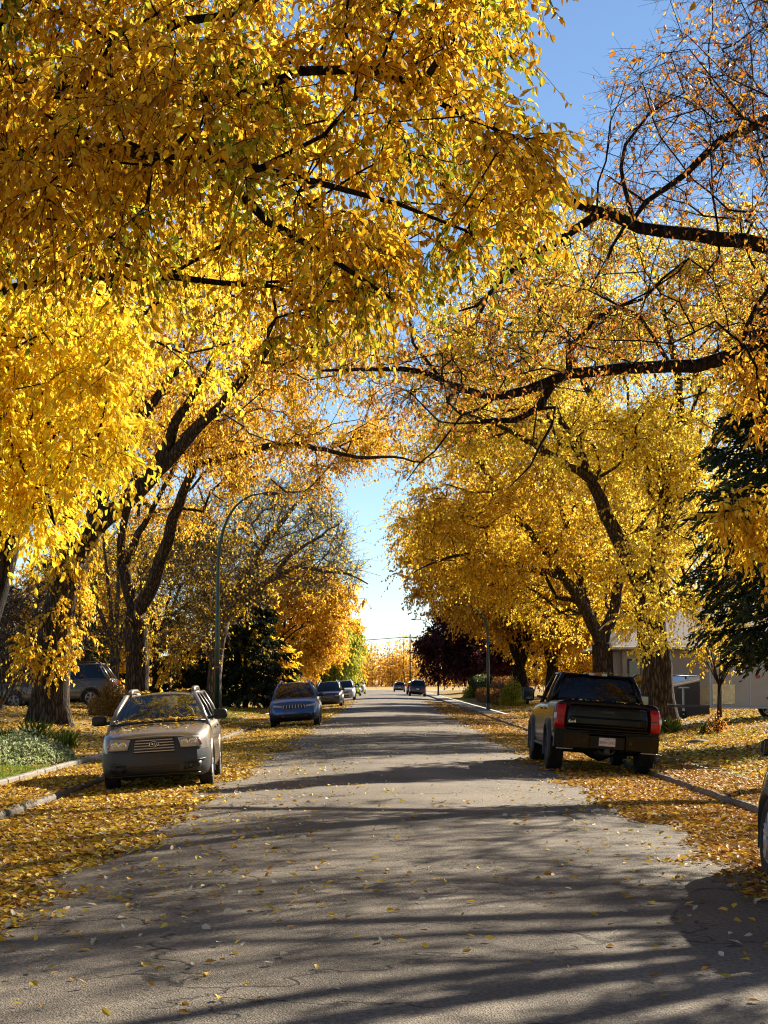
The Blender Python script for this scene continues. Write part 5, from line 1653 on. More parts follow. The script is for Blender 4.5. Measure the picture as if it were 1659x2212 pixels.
# ---- black pickup on the right, tail towards the viewer
ST = dict(L=5.80, W=2.0, ztop=[(-2.9, 1.02), (-2.7, 1.12), (-2.2, 1.20), (-1.45, 1.25), (-1.1, 1.27), (1.02, 1.29), (1.10, 1.33), (2.9, 1.345)],
          zbot=[(-2.9, .42), (-2.4, .36), (0, .40), (1.5, .44), (2.6, .56), (2.9, .60)],
          body=dict(af=.16, df=.6, ar=.045, dr=.22, nose=.08, tail=.015, crown=.012, Rw=.41, axf=.98, axr=1.12, arch=.49),
          bumper=(.70, .50), sill=.50, paint=PAINT['black'], bmat=PAINT['black'], smat=PAINT['black'], wb=-1.42, wt=-.78, rt=.86, rb=1.06, hb=.86, ht=.655, zr=1.83,
          pillars=[-.02], ptop=[-.05], mirror=(.25, .12, .27), mirror_dz=.14, mirror_dx=.14, mirror_dy=.35, doors=[-1.0, 0.0, .98], handles=[-.2, .8], flare=.045, archw=.09, amat=M['black'], hmat=PAINT['black'],
          seats=[(.42, -.3), (-.42, -.3)], steer_wheel=(.42, -.9), R=.41, tw=.30, track=.02, rim='six', rimmat='steel', pwr=.065, pw=.05, glass='glass_dark', glass_rear='glass_dark', lift=.1, rcrown=.05, crown_in=.02)
car, B = make_car('black pickup truck seen from behind, parked against the right kerb', 'pickup truck', ST)
def rp(q, off, th, name, mat, par, nx=10, nz=4, smooth=True):
    return B.patch(MB(), 'r', [(q[1][0], q[1][1]), (q[0][0], q[0][1]), (q[3][0], q[3][1]), (q[2][0], q[2][1])], off, th, nx, nz).build(name, mat, par, smooth)
tg = rp([(-.775, .80), (.775, .80), (.775, 1.325), (-.775, 1.325)], .012, .03, 'tailgate', PAINT['black'], car)
rp([(-.77, 1.27), (.77, 1.27), (.77, 1.335), (-.77, 1.335)], .040, .05, 'tailgate_lip', PAINT['black'], tg)
rp([(-.70, .90), (.70, .90), (.72, 1.06), (-.72, 1.06)], .022, .02, 'tailgate_panel', PAINT['black'], tg)
rp([(-.76, .815), (.76, .815), (.76, .845), (-.76, .845)], .026, .02, 'tailgate_crease', PAINT['black'], tg)
rp([(-.13, 1.12), (.13, 1.12), (.13, 1.19), (-.13, 1.19)], .020, .02, 'tailgate_handle', M['black'], tg)
rp([(-.70 - .02, 1.222), (-.60, 1.222), (-.60, 1.240), (-.72, 1.240)], .022, .02, 'badge', M['steel'], tg)
for nm in range(1):
    p = B.surf('r', .0, .955, .026)
    # badge text on the near-side corner: local +x is to the viewer's left once the truck is turned round
    text_mesh('badge_lettering', '4x4', .085, 'chrome', tg, (.66, p[1], .955), (PI / 2, 0, PI), .003, 1.15)
tl = lamp_pair(B, car, 'tail_light', 'r', [(.80, .83), (.975, .83), (.975, 1.25), (.80, 1.25)], 'red_lens', .024, .06, 6, 5)
for k, sg in enumerate((1, -1)):
    for (a0, a1, z0, z1, nm, mt) in ((.945, 1.0, .985, 1.10, 'reversing_light', 'white_lens'), (.80, .96, 1.03, 1.04, 'lamp_divider', 'black')):
        q = [(sg * a0, z0), (sg * a1, z0), (sg * a1, z1), (sg * a0, z1)]
        if sg < 0: q = [q[1], q[0], q[3], q[2]]
        B.patch(MB(), 'r', q, .030, .02, 4, 3).build(nm, M[mt], tl[k], True)
# rear bumper with steps
bm_ = MB()
yR = 2.90
for sg in (1, -1):
    bm_.add([(sg * .34, yR + .13, .50), (sg * .34, yR + .14, .74), (sg * .34, yR - .03, .76), (sg * .34, yR - .03, .48),
             (sg * .80, yR + .11, .47), (sg * .80, yR + .12, .76), (sg * .80, yR - .05, .78), (sg * .80, yR - .05, .45),
             (sg * .97, yR - .02, .47), (sg * .97, yR - .01, .76), (sg * .97, yR - .25, .78), (sg * .97, yR - .25, .47)],
            [(0, 1, 5, 4), (4, 5, 9, 8), (1, 2, 6, 5), (5, 6, 10, 9), (3, 0, 4, 7), (7, 4, 8, 11), (0, 3, 2, 1), (8, 9, 10, 11), (2, 3, 7, 6), (6, 7, 11, 10)])
bm_.box((0, yR + .02, .60), (.69, .12, .26), bev=.02)
bm_.box((0, yR + .08, .755), (.70, .16, .03), bev=.01)
bp_ = bm_.build('step_bumper', PAINT['black'], car)
for sg in (1, -1):
    MB().box((sg * .78, yR + .06, .452), (.30, .10, .02), bev=.006).build('bumper_end_trim', M['alloy'], bp_)
    MB().lathe([(.001, 0), (.03, 0), (.032, .01), (.03, .02), (.001, .02)], 'Y', (sg * .42, yR + .135, .62), 14).build('sensor', M['black'], bp_)
pl_ = MB().box((0, yR + .088, .615), (.305, .008, .155), bev=.003).build('licence_plate', M['plate'], bp_)
text_mesh('plate_number', 'BWV-2493', .078, 'red', pl_, (0, yR + .094, .600), (PI / 2, 0, PI), .001, .80)
text_mesh('plate_heading', 'Alberta', .030, 'red', pl_, (0, yR + .094, .668), (PI / 2, 0, PI), .001, 1.2)
ht_ = MB(); ht_.box((0, yR + .02, .44), (.10, .30, .10), bev=.01); ht_.tube([(-.16, yR + .02, .47), (-.10, yR + .05, .40), (0, yR + .06, .385), (.10, yR + .05, .40), (.16, yR + .02, .47)], .018, 6)
ht_.build('tow_hitch', M['steel'], car)
df = MB(); df.lathe([(.06, -.9), (.07, -.3), (.15, -.16), (.19, 0), (.15, .16), (.07, .3), (.06, .9)], 'X', (0, B.yr, .42), 16)
df.lathe([(.05, -.1), (.17, -.06), (.18, .02), (.10, .1)], 'Y', (.0, B.yr + .1, .40), 14)
df.build('rear_axle', M['black'], car, True)
for sg in (1, -1):
    MB().box((sg * .93, -.15, .44), (.14, 2.0, .06), bev=.02).build('side_step', M['steel'], car)
bl_ = MB().box((0, ST['rt'] + .085, 1.865), (.36, .05, .052), bev=.014).build('high_brake_light', M['white_lens'], car)
MB().box((0, ST['rt'] + .106, 1.865), (.15, .016, .046), bev=.005).build('brake_lens', M['red_lens'], bl_)
sp_ = MB()
sp_.box((0, ST['rt'] + .05, 1.84), (1.26, .06, .05), bev=.02); sp_.box((0, ST['rb'] - .01, 1.36), (1.62, .06, .04), bev=.01)
sp_.build('rear_window_frame', PAINT['black'], car, True)
pickup = car
place_car(car, 4.02, 33.6 + 2.9, PI)
pts = [(rr.uniform(-.74, .74), 2.86 + rr.normal() * .02, 1.352) for _ in range(26)] + [(rr.uniform(-.6, .6), ST['rt'] + rr.uniform(-.3, .06), 1.895) for _ in range(40)]
leaves_on_car(car, B, np.array(pts), '')

# ---- blue crossover
SJ = dict(L=4.62, W=1.86, ztop=[(-2.31, .82), (-2.2, .90), (-1.8, .99), (-1.25, 1.05), (-.9, 1.07), (1.5, 1.12), (2.1, 1.08), (2.31, 1.0)],
          zbot=[(-2.31, .32), (-1.9, .24), (0, .24), (1.4, .26), (2.31, .42)],
          body=dict(af=.22, df=.9, ar=.18, dr=.6, nose=.14, tail=.06, Rw=.36, axf=.93, axr=.98, arch=.42),
          bumper=(.50, .56), sill=.38, paint=PAINT['blue'], wb=-1.28, wt=-.50, rt=1.70, rb=2.12, hb=.80, ht=.575, zr=1.60, bmat=M['black'], smat=M['black'],
          pillars=[.22, 1.2], ptop=[.2, 1.1], rails='chrome', doors=[-.8, .25, 1.25], handles=[.05, 1.05], flare=.03, archw=.08, amat=M['black'],
          seats=[(.37, .05), (-.37, .05)], steer_wheel=(.37, -.6), R=.36, tw=.235, glass='glass_dark', glass_rear='glass_dark')
def front_kit(car, B, kind, hl_q, gq, gz_, plate=None):
    lamp_pair(B, car, 'headlight', 'f', hl_q, 'lens', .016, .05)
    g = B.patch(MB(), 'f', gq, .014, .05, 10, 2).build('grille', M['black'], car, True)
    if kind == 'slots':
        a0, a1 = gq[0][0], gq[1][0]
        for k in range(8):
            a = a0 + (a1 - a0) * k / 7
            B.patch(MB(), 'f', [(a - .022, gz_[0]), (a + .022, gz_[0]), (a + .022, gz_[1]), (a - .022, gz_[1])], .026, .03, 1, 2).build('grille_bar', M['alloy'], g)
    elif kind == 'bars':
        n = 3
        for k in range(n):
            z = gz_[0] + (gz_[1] - gz_[0]) * (k + .5) / n
            B.patch(MB(), 'f', [(gq[0][0] * .95, z), (gq[1][0] * .95, z), (gq[1][0] * .95, z + .018), (gq[0][0] * .95, z + .018)], .026, .03, 8, 1).build('grille_bar', M['alloy'], g)
    B.patch(MB(), 'f', [(-.42, .36), (.42, .36), (.44, .46), (-.44, .46)], .012, .03, 8, 2).build('lower_intake', M['black'], car)
    for sg in (1, -1):
        disc(B, 'f', sg * .62, .45, .05, .03, 'steel', 'fog_light', car, .02)
car, B = make_car('blue crossover with a slotted grille, second vehicle on the left', 'car', SJ)
front_kit(car, B, 'slots', [(.46, .74), (.86, .775), (.87, .85), (.46, .80)], [(-.40, .70), (.40, .70), (.42, .84), (-.42, .84)], (.705, .835))
for sg in (1, -1):
    MB().tube([(sg * .42 + .02, -2.33, .43), (sg * .42 + .03, -2.37, .41), (sg * .42 - .03, -2.37, .41), (sg * .42 - .02, -2.33, .43)], .012, 6).build('tow_hook', M['red'], car)
place_car(car, -3.40, 66.5 + 2.31, R(1.2))

def suv(label, X, D, pm, L=4.6, W=1.84, H=1.7, cat='car', head=0., kit='bars', glass='glass_dark', rails='chrome', name='parked_car', group='vehicles parked along the kerbs', bm=None, low=False, place=True):
    h = H / 1.7
    S = dict(L=L, W=W, ztop=[(-L / 2, .82 * h), (-L / 2 + .12, .90 * h), (-L / 2 + .6, .99 * h), (-1.2, 1.04 * h), (-.9, 1.06 * h), (L * .33, 1.10 * h), (L / 2 - .2, 1.06 * h), (L / 2, .98 * h)],
             zbot=[(-L / 2, .30), (-L / 2 + .4, .22), (0, .22), (L / 2 - .8, .25), (L / 2, .40)],
             body=dict(af=.22, df=.85, ar=.17, dr=.55, nose=.12, tail=.06, Rw=.35, axf=.92, axr=.98, arch=.405),
             bumper=(.48, .55), sill=.34, paint=pm, wb=-1.25, wt=-.48, rt=L / 2 - .62, rb=L / 2 - .20, hb=W * .43, ht=W * .315, zr=H - .06, bmat=bm or pm, smat=M['black'],
             pillars=[.22, 1.18], ptop=[.2, 1.08], rails=rails, doors=[-.8, .25, 1.2], handles=[.05, 1.0], flare=.015, archw=.04, amat=M['black'],
             seats=[(.36, .05), (-.36, .05)], steer_wheel=(.36, -.6), R=.35, tw=.23, glass=glass, glass_rear='glass_dark')
    car, B = make_car(label, cat, S, name, group)
    front_kit(car, B, kit, [(.46, .70 * h), (.84, .73 * h), (.85, .83 * h), (.46, .80 * h)], [(-.40, .62 * h), (.40, .62 * h), (.42, .78 * h), (-.42, .78 * h)], (.62 * h, .78 * h))
    lamp_pair(B, car, 'tail_light', 'r', [(.56, .80 * h), (.90, .80 * h), (.90, 1.0 * h), (.58, .98 * h)], 'red_lens', .016, .04, 5, 3)
    q = B.surf('r', 0, .72, .02)
    MB().box((0, q[1], .74 * h), (.31, .014, .15), bev=.003).build('licence_plate', M['plate'], car)
    if place: place_car(car, X, D + L / 2, head)
    return car, B

suv('dark brown crossover right behind the blue car', -3.72, 117, PAINT['brown'], L=4.5, W=1.82, H=1.69)
suv('white crossover, third from the blue car in the left row', -3.70, 160, PAINT['white'], L=4.8, W=1.93, H=1.76)
suv('dark blue car squeezed between the two pale ones in the left row', -3.75, 205, PAINT['navy'], L=4.4, W=1.78, H=1.62, rails=None)
suv('pale high vehicle at the far end of the left row', -3.70, 236, PAINT['white'], L=5.2, W=1.98, H=2.02)
suv('black boxy vehicle seen from behind, far on the right', 3.42, 201, PAINT['char'], L=4.7, W=1.9, H=1.82, head=PI, cat='car')
suv('dark car just beyond the boxy black vehicle on the right', 3.35, 224, PAINT['navy'], L=4.5, W=1.8, H=1.62, head=PI, rails=None)
suv('small grey car farthest off, towards the middle of the road', 1.95, 275, PAINT['grey'], L=4.5, W=1.8, H=1.52, head=PI, rails=None)
# car at the right edge of the picture
c, B = suv('dark vehicle cut off by the right edge, only its front wheel in view', 0, 0, PAINT['char'], L=4.7, W=1.86, H=1.68, place=False)
place_car(c, 4.12, 16.62 - 2.35, PI - R(1.4))
# silver minivan on the left driveway
c, B = suv('silver minivan standing crosswise on the left driveway behind the trunks', 0, 0, PAINT['silver'], L=5.1, W=1.95, H=1.80, glass='glass', rails='black', group='vehicles in the driveways', place=False)
place_car(c, -13.9, 76.6, -PI / 2, tilt=-.04)
# dark vehicle behind the broad trunk on the right
c, B = suv('dark vehicle half hidden behind the broad trunk, by the trailer', 0, 0, PAINT['char'], L=4.6, W=1.85, H=1.55, group='vehicles in the driveways', rails=None, place=False)
place_car(c, 10.6, 72.0, R(-60), tilt=.02)

# ------------------------------------------------------------------ street furniture, house, trailer
def street_lamp(label, x, y, H=8.9, arm=2.6, sgn=1, ribbon=False, group='street lamps'):
    z = ground_z(x, y)
    t = thing('street_lamp', label, 'street lamp', (x, y, z), group=group)
    mb = MB(); pts = [(0, 0, -.1), (0, 0, H * .35), (0, 0, H * .62)]
    for k in range(1, 9):
        a = k / 8; pts.append((sgn * arm * (1 - math.cos(a * 1.35)) / (1 - math.cos(1.35)) * a ** .3, 0, H * .62 + H * .38 * math.sin(a * PI / 2) ** .9))
    rad = [.105, .088, .072] + [.07 - .005 * k for k in range(1, 9)]
    mb.tube(pts, rad, 12); mb.build('pole', M['pole'], t, True)
    mb = MB(); mb.lathe([(.17, 0), (.17, .03), (.13, .06), (.115, .35), (.10, .36)], 'Z', (0, 0, -.02), 14); mb.build('base', M['pole'], t)
    hx = pts[-1]
    mb = MB(); mb.lathe([(.02, -.05), (.07, 0), (.13, .15), (.13, .40), (.09, .55), (.01, .60)], 'X', (0, 0, 0), 14)
    mb.v = [(sgn * p[0], p[1], p[2] * .6) for p in mb.v]
    h = mb.build('lamp_head', M['steel'], t, True); h.location = hx
    mb = MB(); mb.lathe([(.001, -.05), (.09, -.045), (.11, .0)], 'Z', (sgn * .27, 0, -.06), 14); mb.build('lamp_glass', M['lens'], h, True)
    if ribbon:
        mb = MB(); mb.lathe([(.094, -.03), (.099, -.03), (.099, .03), (.094, .03)], 'Z', (0, 0, 2.15), 14, closed=True); mb.tube([(.09, -.03, 2.14), (.15, -.06, 2.02), (.13, -.04, 1.92)], .008, 5)
        mb.build('ribbon', M['red'], t)
    return t
street_lamp('tall dark green lamp post with a red ribbon, left behind the beige car', -6.55, 70, arm=1.75, ribbon=True)
street_lamp('green lamp post on the right pavement in front of the rust hedge', 6.05, 108, H=6.2, arm=1.6, sgn=-1)
street_lamp('far lamp post on the right whose arm shows against the sky', 6.1, 214, sgn=-1)
street_lamp('lamp post on the left beyond the dark brown car', -6.1, 158)
street_lamp('farthest lamp post on the left, near the field', -6.1, 246)

def text_none(): pass
M['stucco'] = simple('house_stucco', (.34, .30, .295), .9, var=.08, scale=2, bump=.35, bscale=60, spec=.15)
M['shingle'] = simple('roof_shingle', (.16, .14, .13), .9, var=.35, scale=9, bump=.6, bscale=30)
M['soffit'] = simple('white_trim', (.55, .54, .53), .6, var=.06)
hx0, hx1, hy0, hy1 = 11.2, 27.0, 86, 97
zg = .42
h = thing('house', 'pale grey bungalow behind the right trunks with a dark window', 'house', ((hx0 + hx1) / 2, (hy0 + hy1) / 2, zg))
ox, oy = (hx0 + hx1) / 2, (hy0 + hy1) / 2
mb = MB(); mb.box((0, 0, 1.25), (hx1 - hx0, hy1 - hy0, 3.1)); mb.build('wall', M['stucco'], h)
mb = MB(); ex, ey = (hx1 - hx0) / 2 + .6, (hy1 - hy0) / 2 + .7; rz_ = 2.80
v = [(-ex, -ey, rz_), (ex, -ey, rz_), (ex, ey, rz_), (-ex, ey, rz_), (-ex + 3, 0, rz_ + 2.1), (ex - 3, 0, rz_ + 2.1)]
v += [(p[0], p[1], p[2] - .18) for p in v[:4]]
mb.add(v, [(0, 1, 5, 4), (1, 2, 5), (2, 3, 4, 5), (3, 0, 4), (0, 6, 7, 1), (1, 7, 8, 2), (2, 8, 9, 3), (3, 9, 6, 0), (9, 8, 7, 6)])
ro = mb.build('roof', M['shingle'], h)
mb = MB()
for a, b in (((-ex, -ey), (ex, -ey)), ((-ex, -ey), (-ex, ey))):
    mb.tube([(a[0], a[1] - .04, rz_ - .06), (b[0], b[1] - .04, rz_ - .06)], .06, 8)
mb.build('gutter', M['soffit'], ro)
MB().box((2.5, 1.2, rz_ + 1.9), (.7, .7, 1.5), bev=.02).build('chimney', M['stucco'], ro)
MB().lathe([(.06, 0), (.06, .5), (.09, .52), (.09, .6), (.001, .62)], 'Z', (-3.6, -2.6, rz_ + 1.0), 10).build('roof_vent', M['steel'], ro)
def window(x, z, w, hgt):
    y = -(hy1 - hy0) / 2
    f_ = MB()
    for sx in (-1, 1): f_.box((x + sx * w / 2, y - .02, z), (.08, .10, hgt + .08), bev=.01)
    for sz in (-1, 1): f_.box((x, y - .022, z + sz * hgt / 2), (w - .08, .10, .08), bev=.01)
    f_.box((x + w * .12, y - .018, z), (.05, .08, hgt - .08))
    fo = f_.build('window', M['black'], h)
    MB().box((x, y - .008, z), (w - .07, .03, hgt - .07)).build('window_glass', M['dark_pane'], fo)
    MB().box((x, y - .07, z - hgt / 2 - .06), (w + .2, .12, .05), bev=.01).build('sill', M['soffit'], fo)
M['dark_pane'] = simple('dark_pane', (.012, .013, .015), .06, var=.3, coat=.5)
window(hx0 + .75 - ox, 1.75, .95, .85); window(hx0 + 6.2 - ox, 1.6, 1.8, 1.2); window(hx0 + 11 - ox, 1.6, 1.5, 1.2)
MB().tube([(hx0 + 1.7 - ox, -(hy1 - hy0) / 2 - .06, rz_ - .1), (hx0 + 1.7 - ox, -(hy1 - hy0) / 2 - .06, -.2)], .045, 8).build('downpipe', M['black'], h)
# enclosed cargo trailer
TX, TY = 11.85, 57.6; tz = ground_z(TX, TY)
t = thing('cargo_trailer', 'grey enclosed cargo trailer with a shiny front panel on the right driveway', 'trailer', (TX, TY, tz))
M['trailer_skin'] = simple('trailer_skin', (.33, .30, .27), .35, metal=.5, var=.1, scale=2)
M['treadplate'] = simple('polished_treadplate', (.60, .52, .34), .22, metal=.95, var=.2, scale=12, bump=.4, bscale=60)
MB().box((.1, 0, 1.22), (3.7, 1.9, 1.75), bev=.05).build('box_body', M['trailer_skin'], t)
mb = MB()
for k in range(7): mb.box((-1.66 + k * .58, -.956, 1.22), (.028, .012, 1.62))
for zz in (.36, 2.07): mb.box((.1, -.958, zz), (3.62, .02, .06), bev=.005)
for zx in (-1.73,): mb.box((zx, -.94, 1.22), (.06, .06, 1.74), bev=.02)
mb.build('seam_trim', M['soffit'], t)
MB().box((-1.33, -.962, .78), (.70, .014, .62), bev=.004).build('stone_guard', M['treadplate'], t)
MB().box((-1.752, 0, .75), (.014, 1.6, .60), bev=.004).build('nose_guard', M['treadplate'], t)
MB().box((1.0, -.960, 1.18), (.66, .012, 1.34), bev=.004).build('side_door', M['trailer_skin'], t)
MB().box((-.25, -.964, 1.32), (.13, .01, .10)).build('warning_sticker', M['red'], t)
mb = MB()
for sg in (-1, 1): mb.tube([(-1.75, sg * .75, .38), (-2.75, 0, .40)], .045, 6)
mb.tube([(-2.70, 0, .40), (-2.95, 0, .42)], .05, 8)
mb.build('drawbar', M['steel'], t)
mb = MB(); mb.tube([(-2.45, -.08, .12), (-2.45, -.08, .95)], .035, 8); mb.box((-2.42, -.08, .98), (.34, .05, .05), bev=.01)
jk = mb.build('jack', M['alloy'], t)
mb = MB(); mb.lathe([(.05, -.04), (.12, -.04), (.13, 0), (.12, .04), (.05, .04)], 'Y', (-2.45, -.08, .12), 18, closed=True); mb.build('jack_wheel', M['tyre'], jk)
for xx in (.45,):
    for sg in (-1, 1):
        w_ = wheel(t, 0, 0, .30, .18, 'five', 1, 0, rimmat='white'); w_.location = (xx, sg * .98, .30); w_.rotation_euler = (0, 0, sg * -PI / 2)
        MB().box((xx, sg * .98, .66), (.86, .24, .05), bev=.02).build('mudguard', M['steel'], t)
# dark tarpaulin-covered heap in front of the trailer
t2 = thing('covered_boat', 'dark tarpaulin cover pitched like a tent left of the trailer', 'cover', (10.7, 66.2, ground_z(10.7, 66.2)))
M['tarp'] = simple('dark_tarpaulin', (.014, .016, .024), .6, var=.3, bump=.5, bscale=9)
v = [(-.9, -.8, 0), (.95, -.8, 0), (.95, .8, 0), (-.9, .8, 0), (-.75, -.6, 1.0), (.9, -.55, 1.40), (.9, .55, 1.40), (-.75, .6, 1.0), (-.85, 0, 1.12), (.95, 0, 1.55)]
MB().add(v, [(0, 1, 5, 4), (2, 3, 7, 6), (4, 5, 9, 8), (8, 9, 6, 7), (0, 4, 8, 7, 3), (1, 2, 6, 9, 5)]).build('tarpaulin', M['tarp'], t2)
mb = MB(); mb.tube([(-.88, -.85, 1.04), (0, -.86, 1.22), (1.0, -.86, 1.44)], .035, 8); mb.build('pale_edge', M['soffit'], t2)
# far power poles, wires, field fence
def power_pole(label, x, y, H):
    t = thing('power_pole', label, 'pole', (x, y, -.2), group='power poles beyond the field')
    MB().tube([(0, 0, 0), (0, 0, H)], [.17, .11], 10).build('pole', M['bark_dark'], t, True)
    MB().box((0, 0, H - .9), (2.4, .12, .14)).build('crossarm', M['bark_dark'], t)
    for q in (-1.1, -.5, .5, 1.1):
        MB().lathe([(.03, 0), (.06, .05), (.05, .16), (.01, .2)], 'Z', (q, 0, H - .83), 8).build('insulator', M['steel'], t)
power_pole('power pole with a crossarm against the sky left of the burgundy tree', 5.2, 400, 12.2)
power_pole('second power pole behind the field, hidden by the left trees', -62, 404, 12.2)
power_pole('third power pole behind the field, hidden by the right trees', 72, 396, 12.2)
for k, (q, hz) in enumerate(((-1.1, 11.35), (-.5, 11.3), (.5, 11.35), (1.1, 11.3))):
    mb = MB()
    for (xa, ya), (xb_, yb_) in (((-62, 404), (5.2, 400)), ((5.2, 400), (72, 396))):
        mb.tube([(xa + (xb_ - xa) * u, ya + (yb_ - ya) * u + q, hz - 1.6 * math.sin(PI * u)) for u in np.linspace(0, 1, 14)], .018, 4)
    o = mb.build('power_line', M['black'])
    tag(o, 'thin wires strung between the power poles across the sky', 'wire', 'power lines')
t = thing('wire_fence', 'low wire fence with pale posts at the edge of the dry field', 'fence', (0, 347, -.1))
for k in range(24):
    MB().tube([(-46 + k * 4.0, 0, 0), (-46 + k * 4.0, 0, 1.5)], .05, 6).build('post', M['soffit'], t)
mb = MB()
for z in (.5, .9, 1.35): mb.tube([(-46, -.05, z), (46, -.05, z)], .012, 4)
mb.build('wire', M['steel'], t)

# ------------------------------------------------------------------ fallen leaves and low plants
lr = np.random.default_rng(77)


def in_view(x, y, margin=1.6):
    px = x / np.maximum(y, .1) * F
    return (px > -835 - margin / y * F) & (px < 825 + margin / y * F) & (y > 7.2)


def zsurf(x, y):
    a = np.abs(x)
    z = np.where(a < HALF, road_z(x) + .006 * np.sin(x * 1.3 + y * .21) * (a < 4.5), np.where(a < SW, ZK + .005, lawn_z(x, y)))
    return z


def litter(name, label, x, y, pal, size, up=3.2, lift=.012, hexa=True, base=None, flat=.0):
    n = len(x)
    z = zsurf(x, y) + lr.uniform(.004, lift, n)
    pos = np.stack([x, y, z], 1)
    a = lr.uniform(0, 2 * PI, n)
    ax = np.stack([np.cos(a), np.sin(a), lr.normal(size=n) * .22], 1)
    nr = np.stack([lr.normal(size=n), lr.normal(size=n), np.full(n, up)], 1)
    Ls = lr.uniform(size[0], size[1], n)
    v, f, k = leaf_geo(pos, ax, nr, Ls, Ls * lr.uniform(.45, .72, n), fold=lr.uniform(-.05, .26), hexa=hexa, curl=-.14)
    o = mesh_np(name, v, f, M['litter'], col=np.repeat(pal_cols(n, pal, lr, .2), k, 0))
    return tag(o, label, None, None, 'stuff')


def scatter(n, x0, x1, y0, y1, prob, power=1.0):
    """more leaves near the viewer, none far outside the view"""
    y = y0 * (y1 / y0) ** (lr.random(n) ** power)
    x = lr.uniform(x0, x1, n)
    k = in_view(x, y) & (lr.random(n) < prob(x, y))
    return x[k], y[k]


def nz(x, y, s, seed=0):
    return (np.sin(x * s * 1.7 + y * s * .6 + seed) + np.sin(-x * s * .9 + y * s * 1.1 + seed * 2.1) + np.sin(x * s * 2.9 - y * s * 1.9 + seed * .7)) / 3


# dense drifts along the kerbs
pl = lambda x, y: np.clip((-(x + 2.35) + .35 * nz(x, y, .9) + .28 * nz(x, y, 2.6, 2)) / .75, 0, 1) ** 1.5 * np.clip((y - 10.5) / 4.5, .03, 1)
pr = lambda x, y: np.clip(((x - 2.85) + .35 * nz(x, y, .8, 4) + .25 * nz(x, y, 2.3, 1)) / .85, 0, 1) ** 1.4
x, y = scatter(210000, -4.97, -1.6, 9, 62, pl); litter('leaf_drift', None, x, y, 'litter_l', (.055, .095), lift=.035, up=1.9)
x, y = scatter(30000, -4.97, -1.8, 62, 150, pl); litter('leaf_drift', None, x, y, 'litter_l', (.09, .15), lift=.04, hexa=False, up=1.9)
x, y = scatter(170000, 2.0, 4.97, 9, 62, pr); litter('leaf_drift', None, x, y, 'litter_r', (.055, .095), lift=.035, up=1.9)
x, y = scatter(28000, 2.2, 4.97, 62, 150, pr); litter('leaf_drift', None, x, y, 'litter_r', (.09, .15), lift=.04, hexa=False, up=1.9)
# pavements and lawns
ps = lambda x, y: np.clip(.55 + .45 * nz(x, y, .7, 3), .1, 1)
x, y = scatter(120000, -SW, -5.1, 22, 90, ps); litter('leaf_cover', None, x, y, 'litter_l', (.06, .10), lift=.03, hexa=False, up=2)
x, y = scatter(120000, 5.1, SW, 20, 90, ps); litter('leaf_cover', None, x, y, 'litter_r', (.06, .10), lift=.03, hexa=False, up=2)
pg = lambda x, y: np.clip(.62 + .6 * nz(x, y, .35, 5) + .2 * nz(x, y, 1.4), .10, 1)
bed = lambda x, y: pg(x, y) * np.where((x > -8.7) & (y > 29) & (y < 41), .22, 1)
x, y = scatter(110000, -22, -SW - .1, 28, 120, bed, .9); litter('leaf_cover', None, x, y, 'litter_l', (.07, .12), lift=.05, hexa=False, up=1.6)
x, y = scatter(130000, SW + .05, 22, 28, 120, lambda x, y: np.clip(pg(x, y) + .25, 0, 1), .9); litter('leaf_cover', None, x, y, 'litter_l', (.07, .12), lift=.05, hexa=False, up=1.6)
# leaves strewn over the open road
po = lambda x, y: np.clip(.10 + .55 * np.exp(-((x + 1.7) / 1.1) ** 2) + .30 * np.exp(-((x - 2.5) / .7) ** 2) + .10 * nz(x, y, .8, 7), .02, 1)
x, y = scatter(11000, -4.2, 4.2, 7.6, 70, lambda x, y: po(x, y) * np.clip((y - 6.5) / 9, .10, 1), .95); litter('strewn_leaves', None, x, y, 'litter_road', (.05, .09), lift=.02, up=2.2)

# ornamental plants of the left bed
def blades(name, label, pts, h, pal, kind='stuff', w=.012, lean=.5, cat=None, group=None, mat='leaf'):
    n = len(pts)
    d = np.stack([lr.normal(size=n) * lean, lr.normal(size=n) * lean, np.ones(n)], 1)
    hh = lr.uniform(h[0], h[1], n)
    v, f, k = leaf_geo(pts, d, lr.normal(size=(n, 3)), hh, np.full(n, w), fold=.0, curl=.25)
    o = mesh_np(name, v, f, M[mat], col=np.repeat(pal_cols(n, pal, lr), k, 0))
    return tag(o, label, cat, group, kind)


def ground_pts(n, x0, x1, y0, y1, fn=None):
    x = lr.uniform(x0, x1, n); y = lr.uniform(y0, y1, n)
    if fn is not None:
        k = fn(x, y); x, y = x[k], y[k]
    return np.stack([x, y, lawn_z(x, y)], 1)


PAL['grass'] = [((.10, .16, .02), 3), ((.17, .22, .03), 3), ((.26, .27, .05), 1.5), ((.34, .28, .10), .8)]
blades('lawn_grass', None, ground_pts(16000, -7.6, -6.1, 27.5, 33.6, lambda x, y: nz(x, y, 1.2) > -.5), (.05, .11), 'grass')
blades('lawn_grass', None, ground_pts(14000, -9.6, -6.4, 62, 100, lambda x, y: nz(x, y, .5, 3) > .05), (.07, .14), 'grass', w=.02)
blades('lawn_grass', None, ground_pts(9000, 6.4, 13, 36, 60, lambda x, y: nz(x, y, .6, 6) > .45), (.06, .12), 'grass', w=.016)
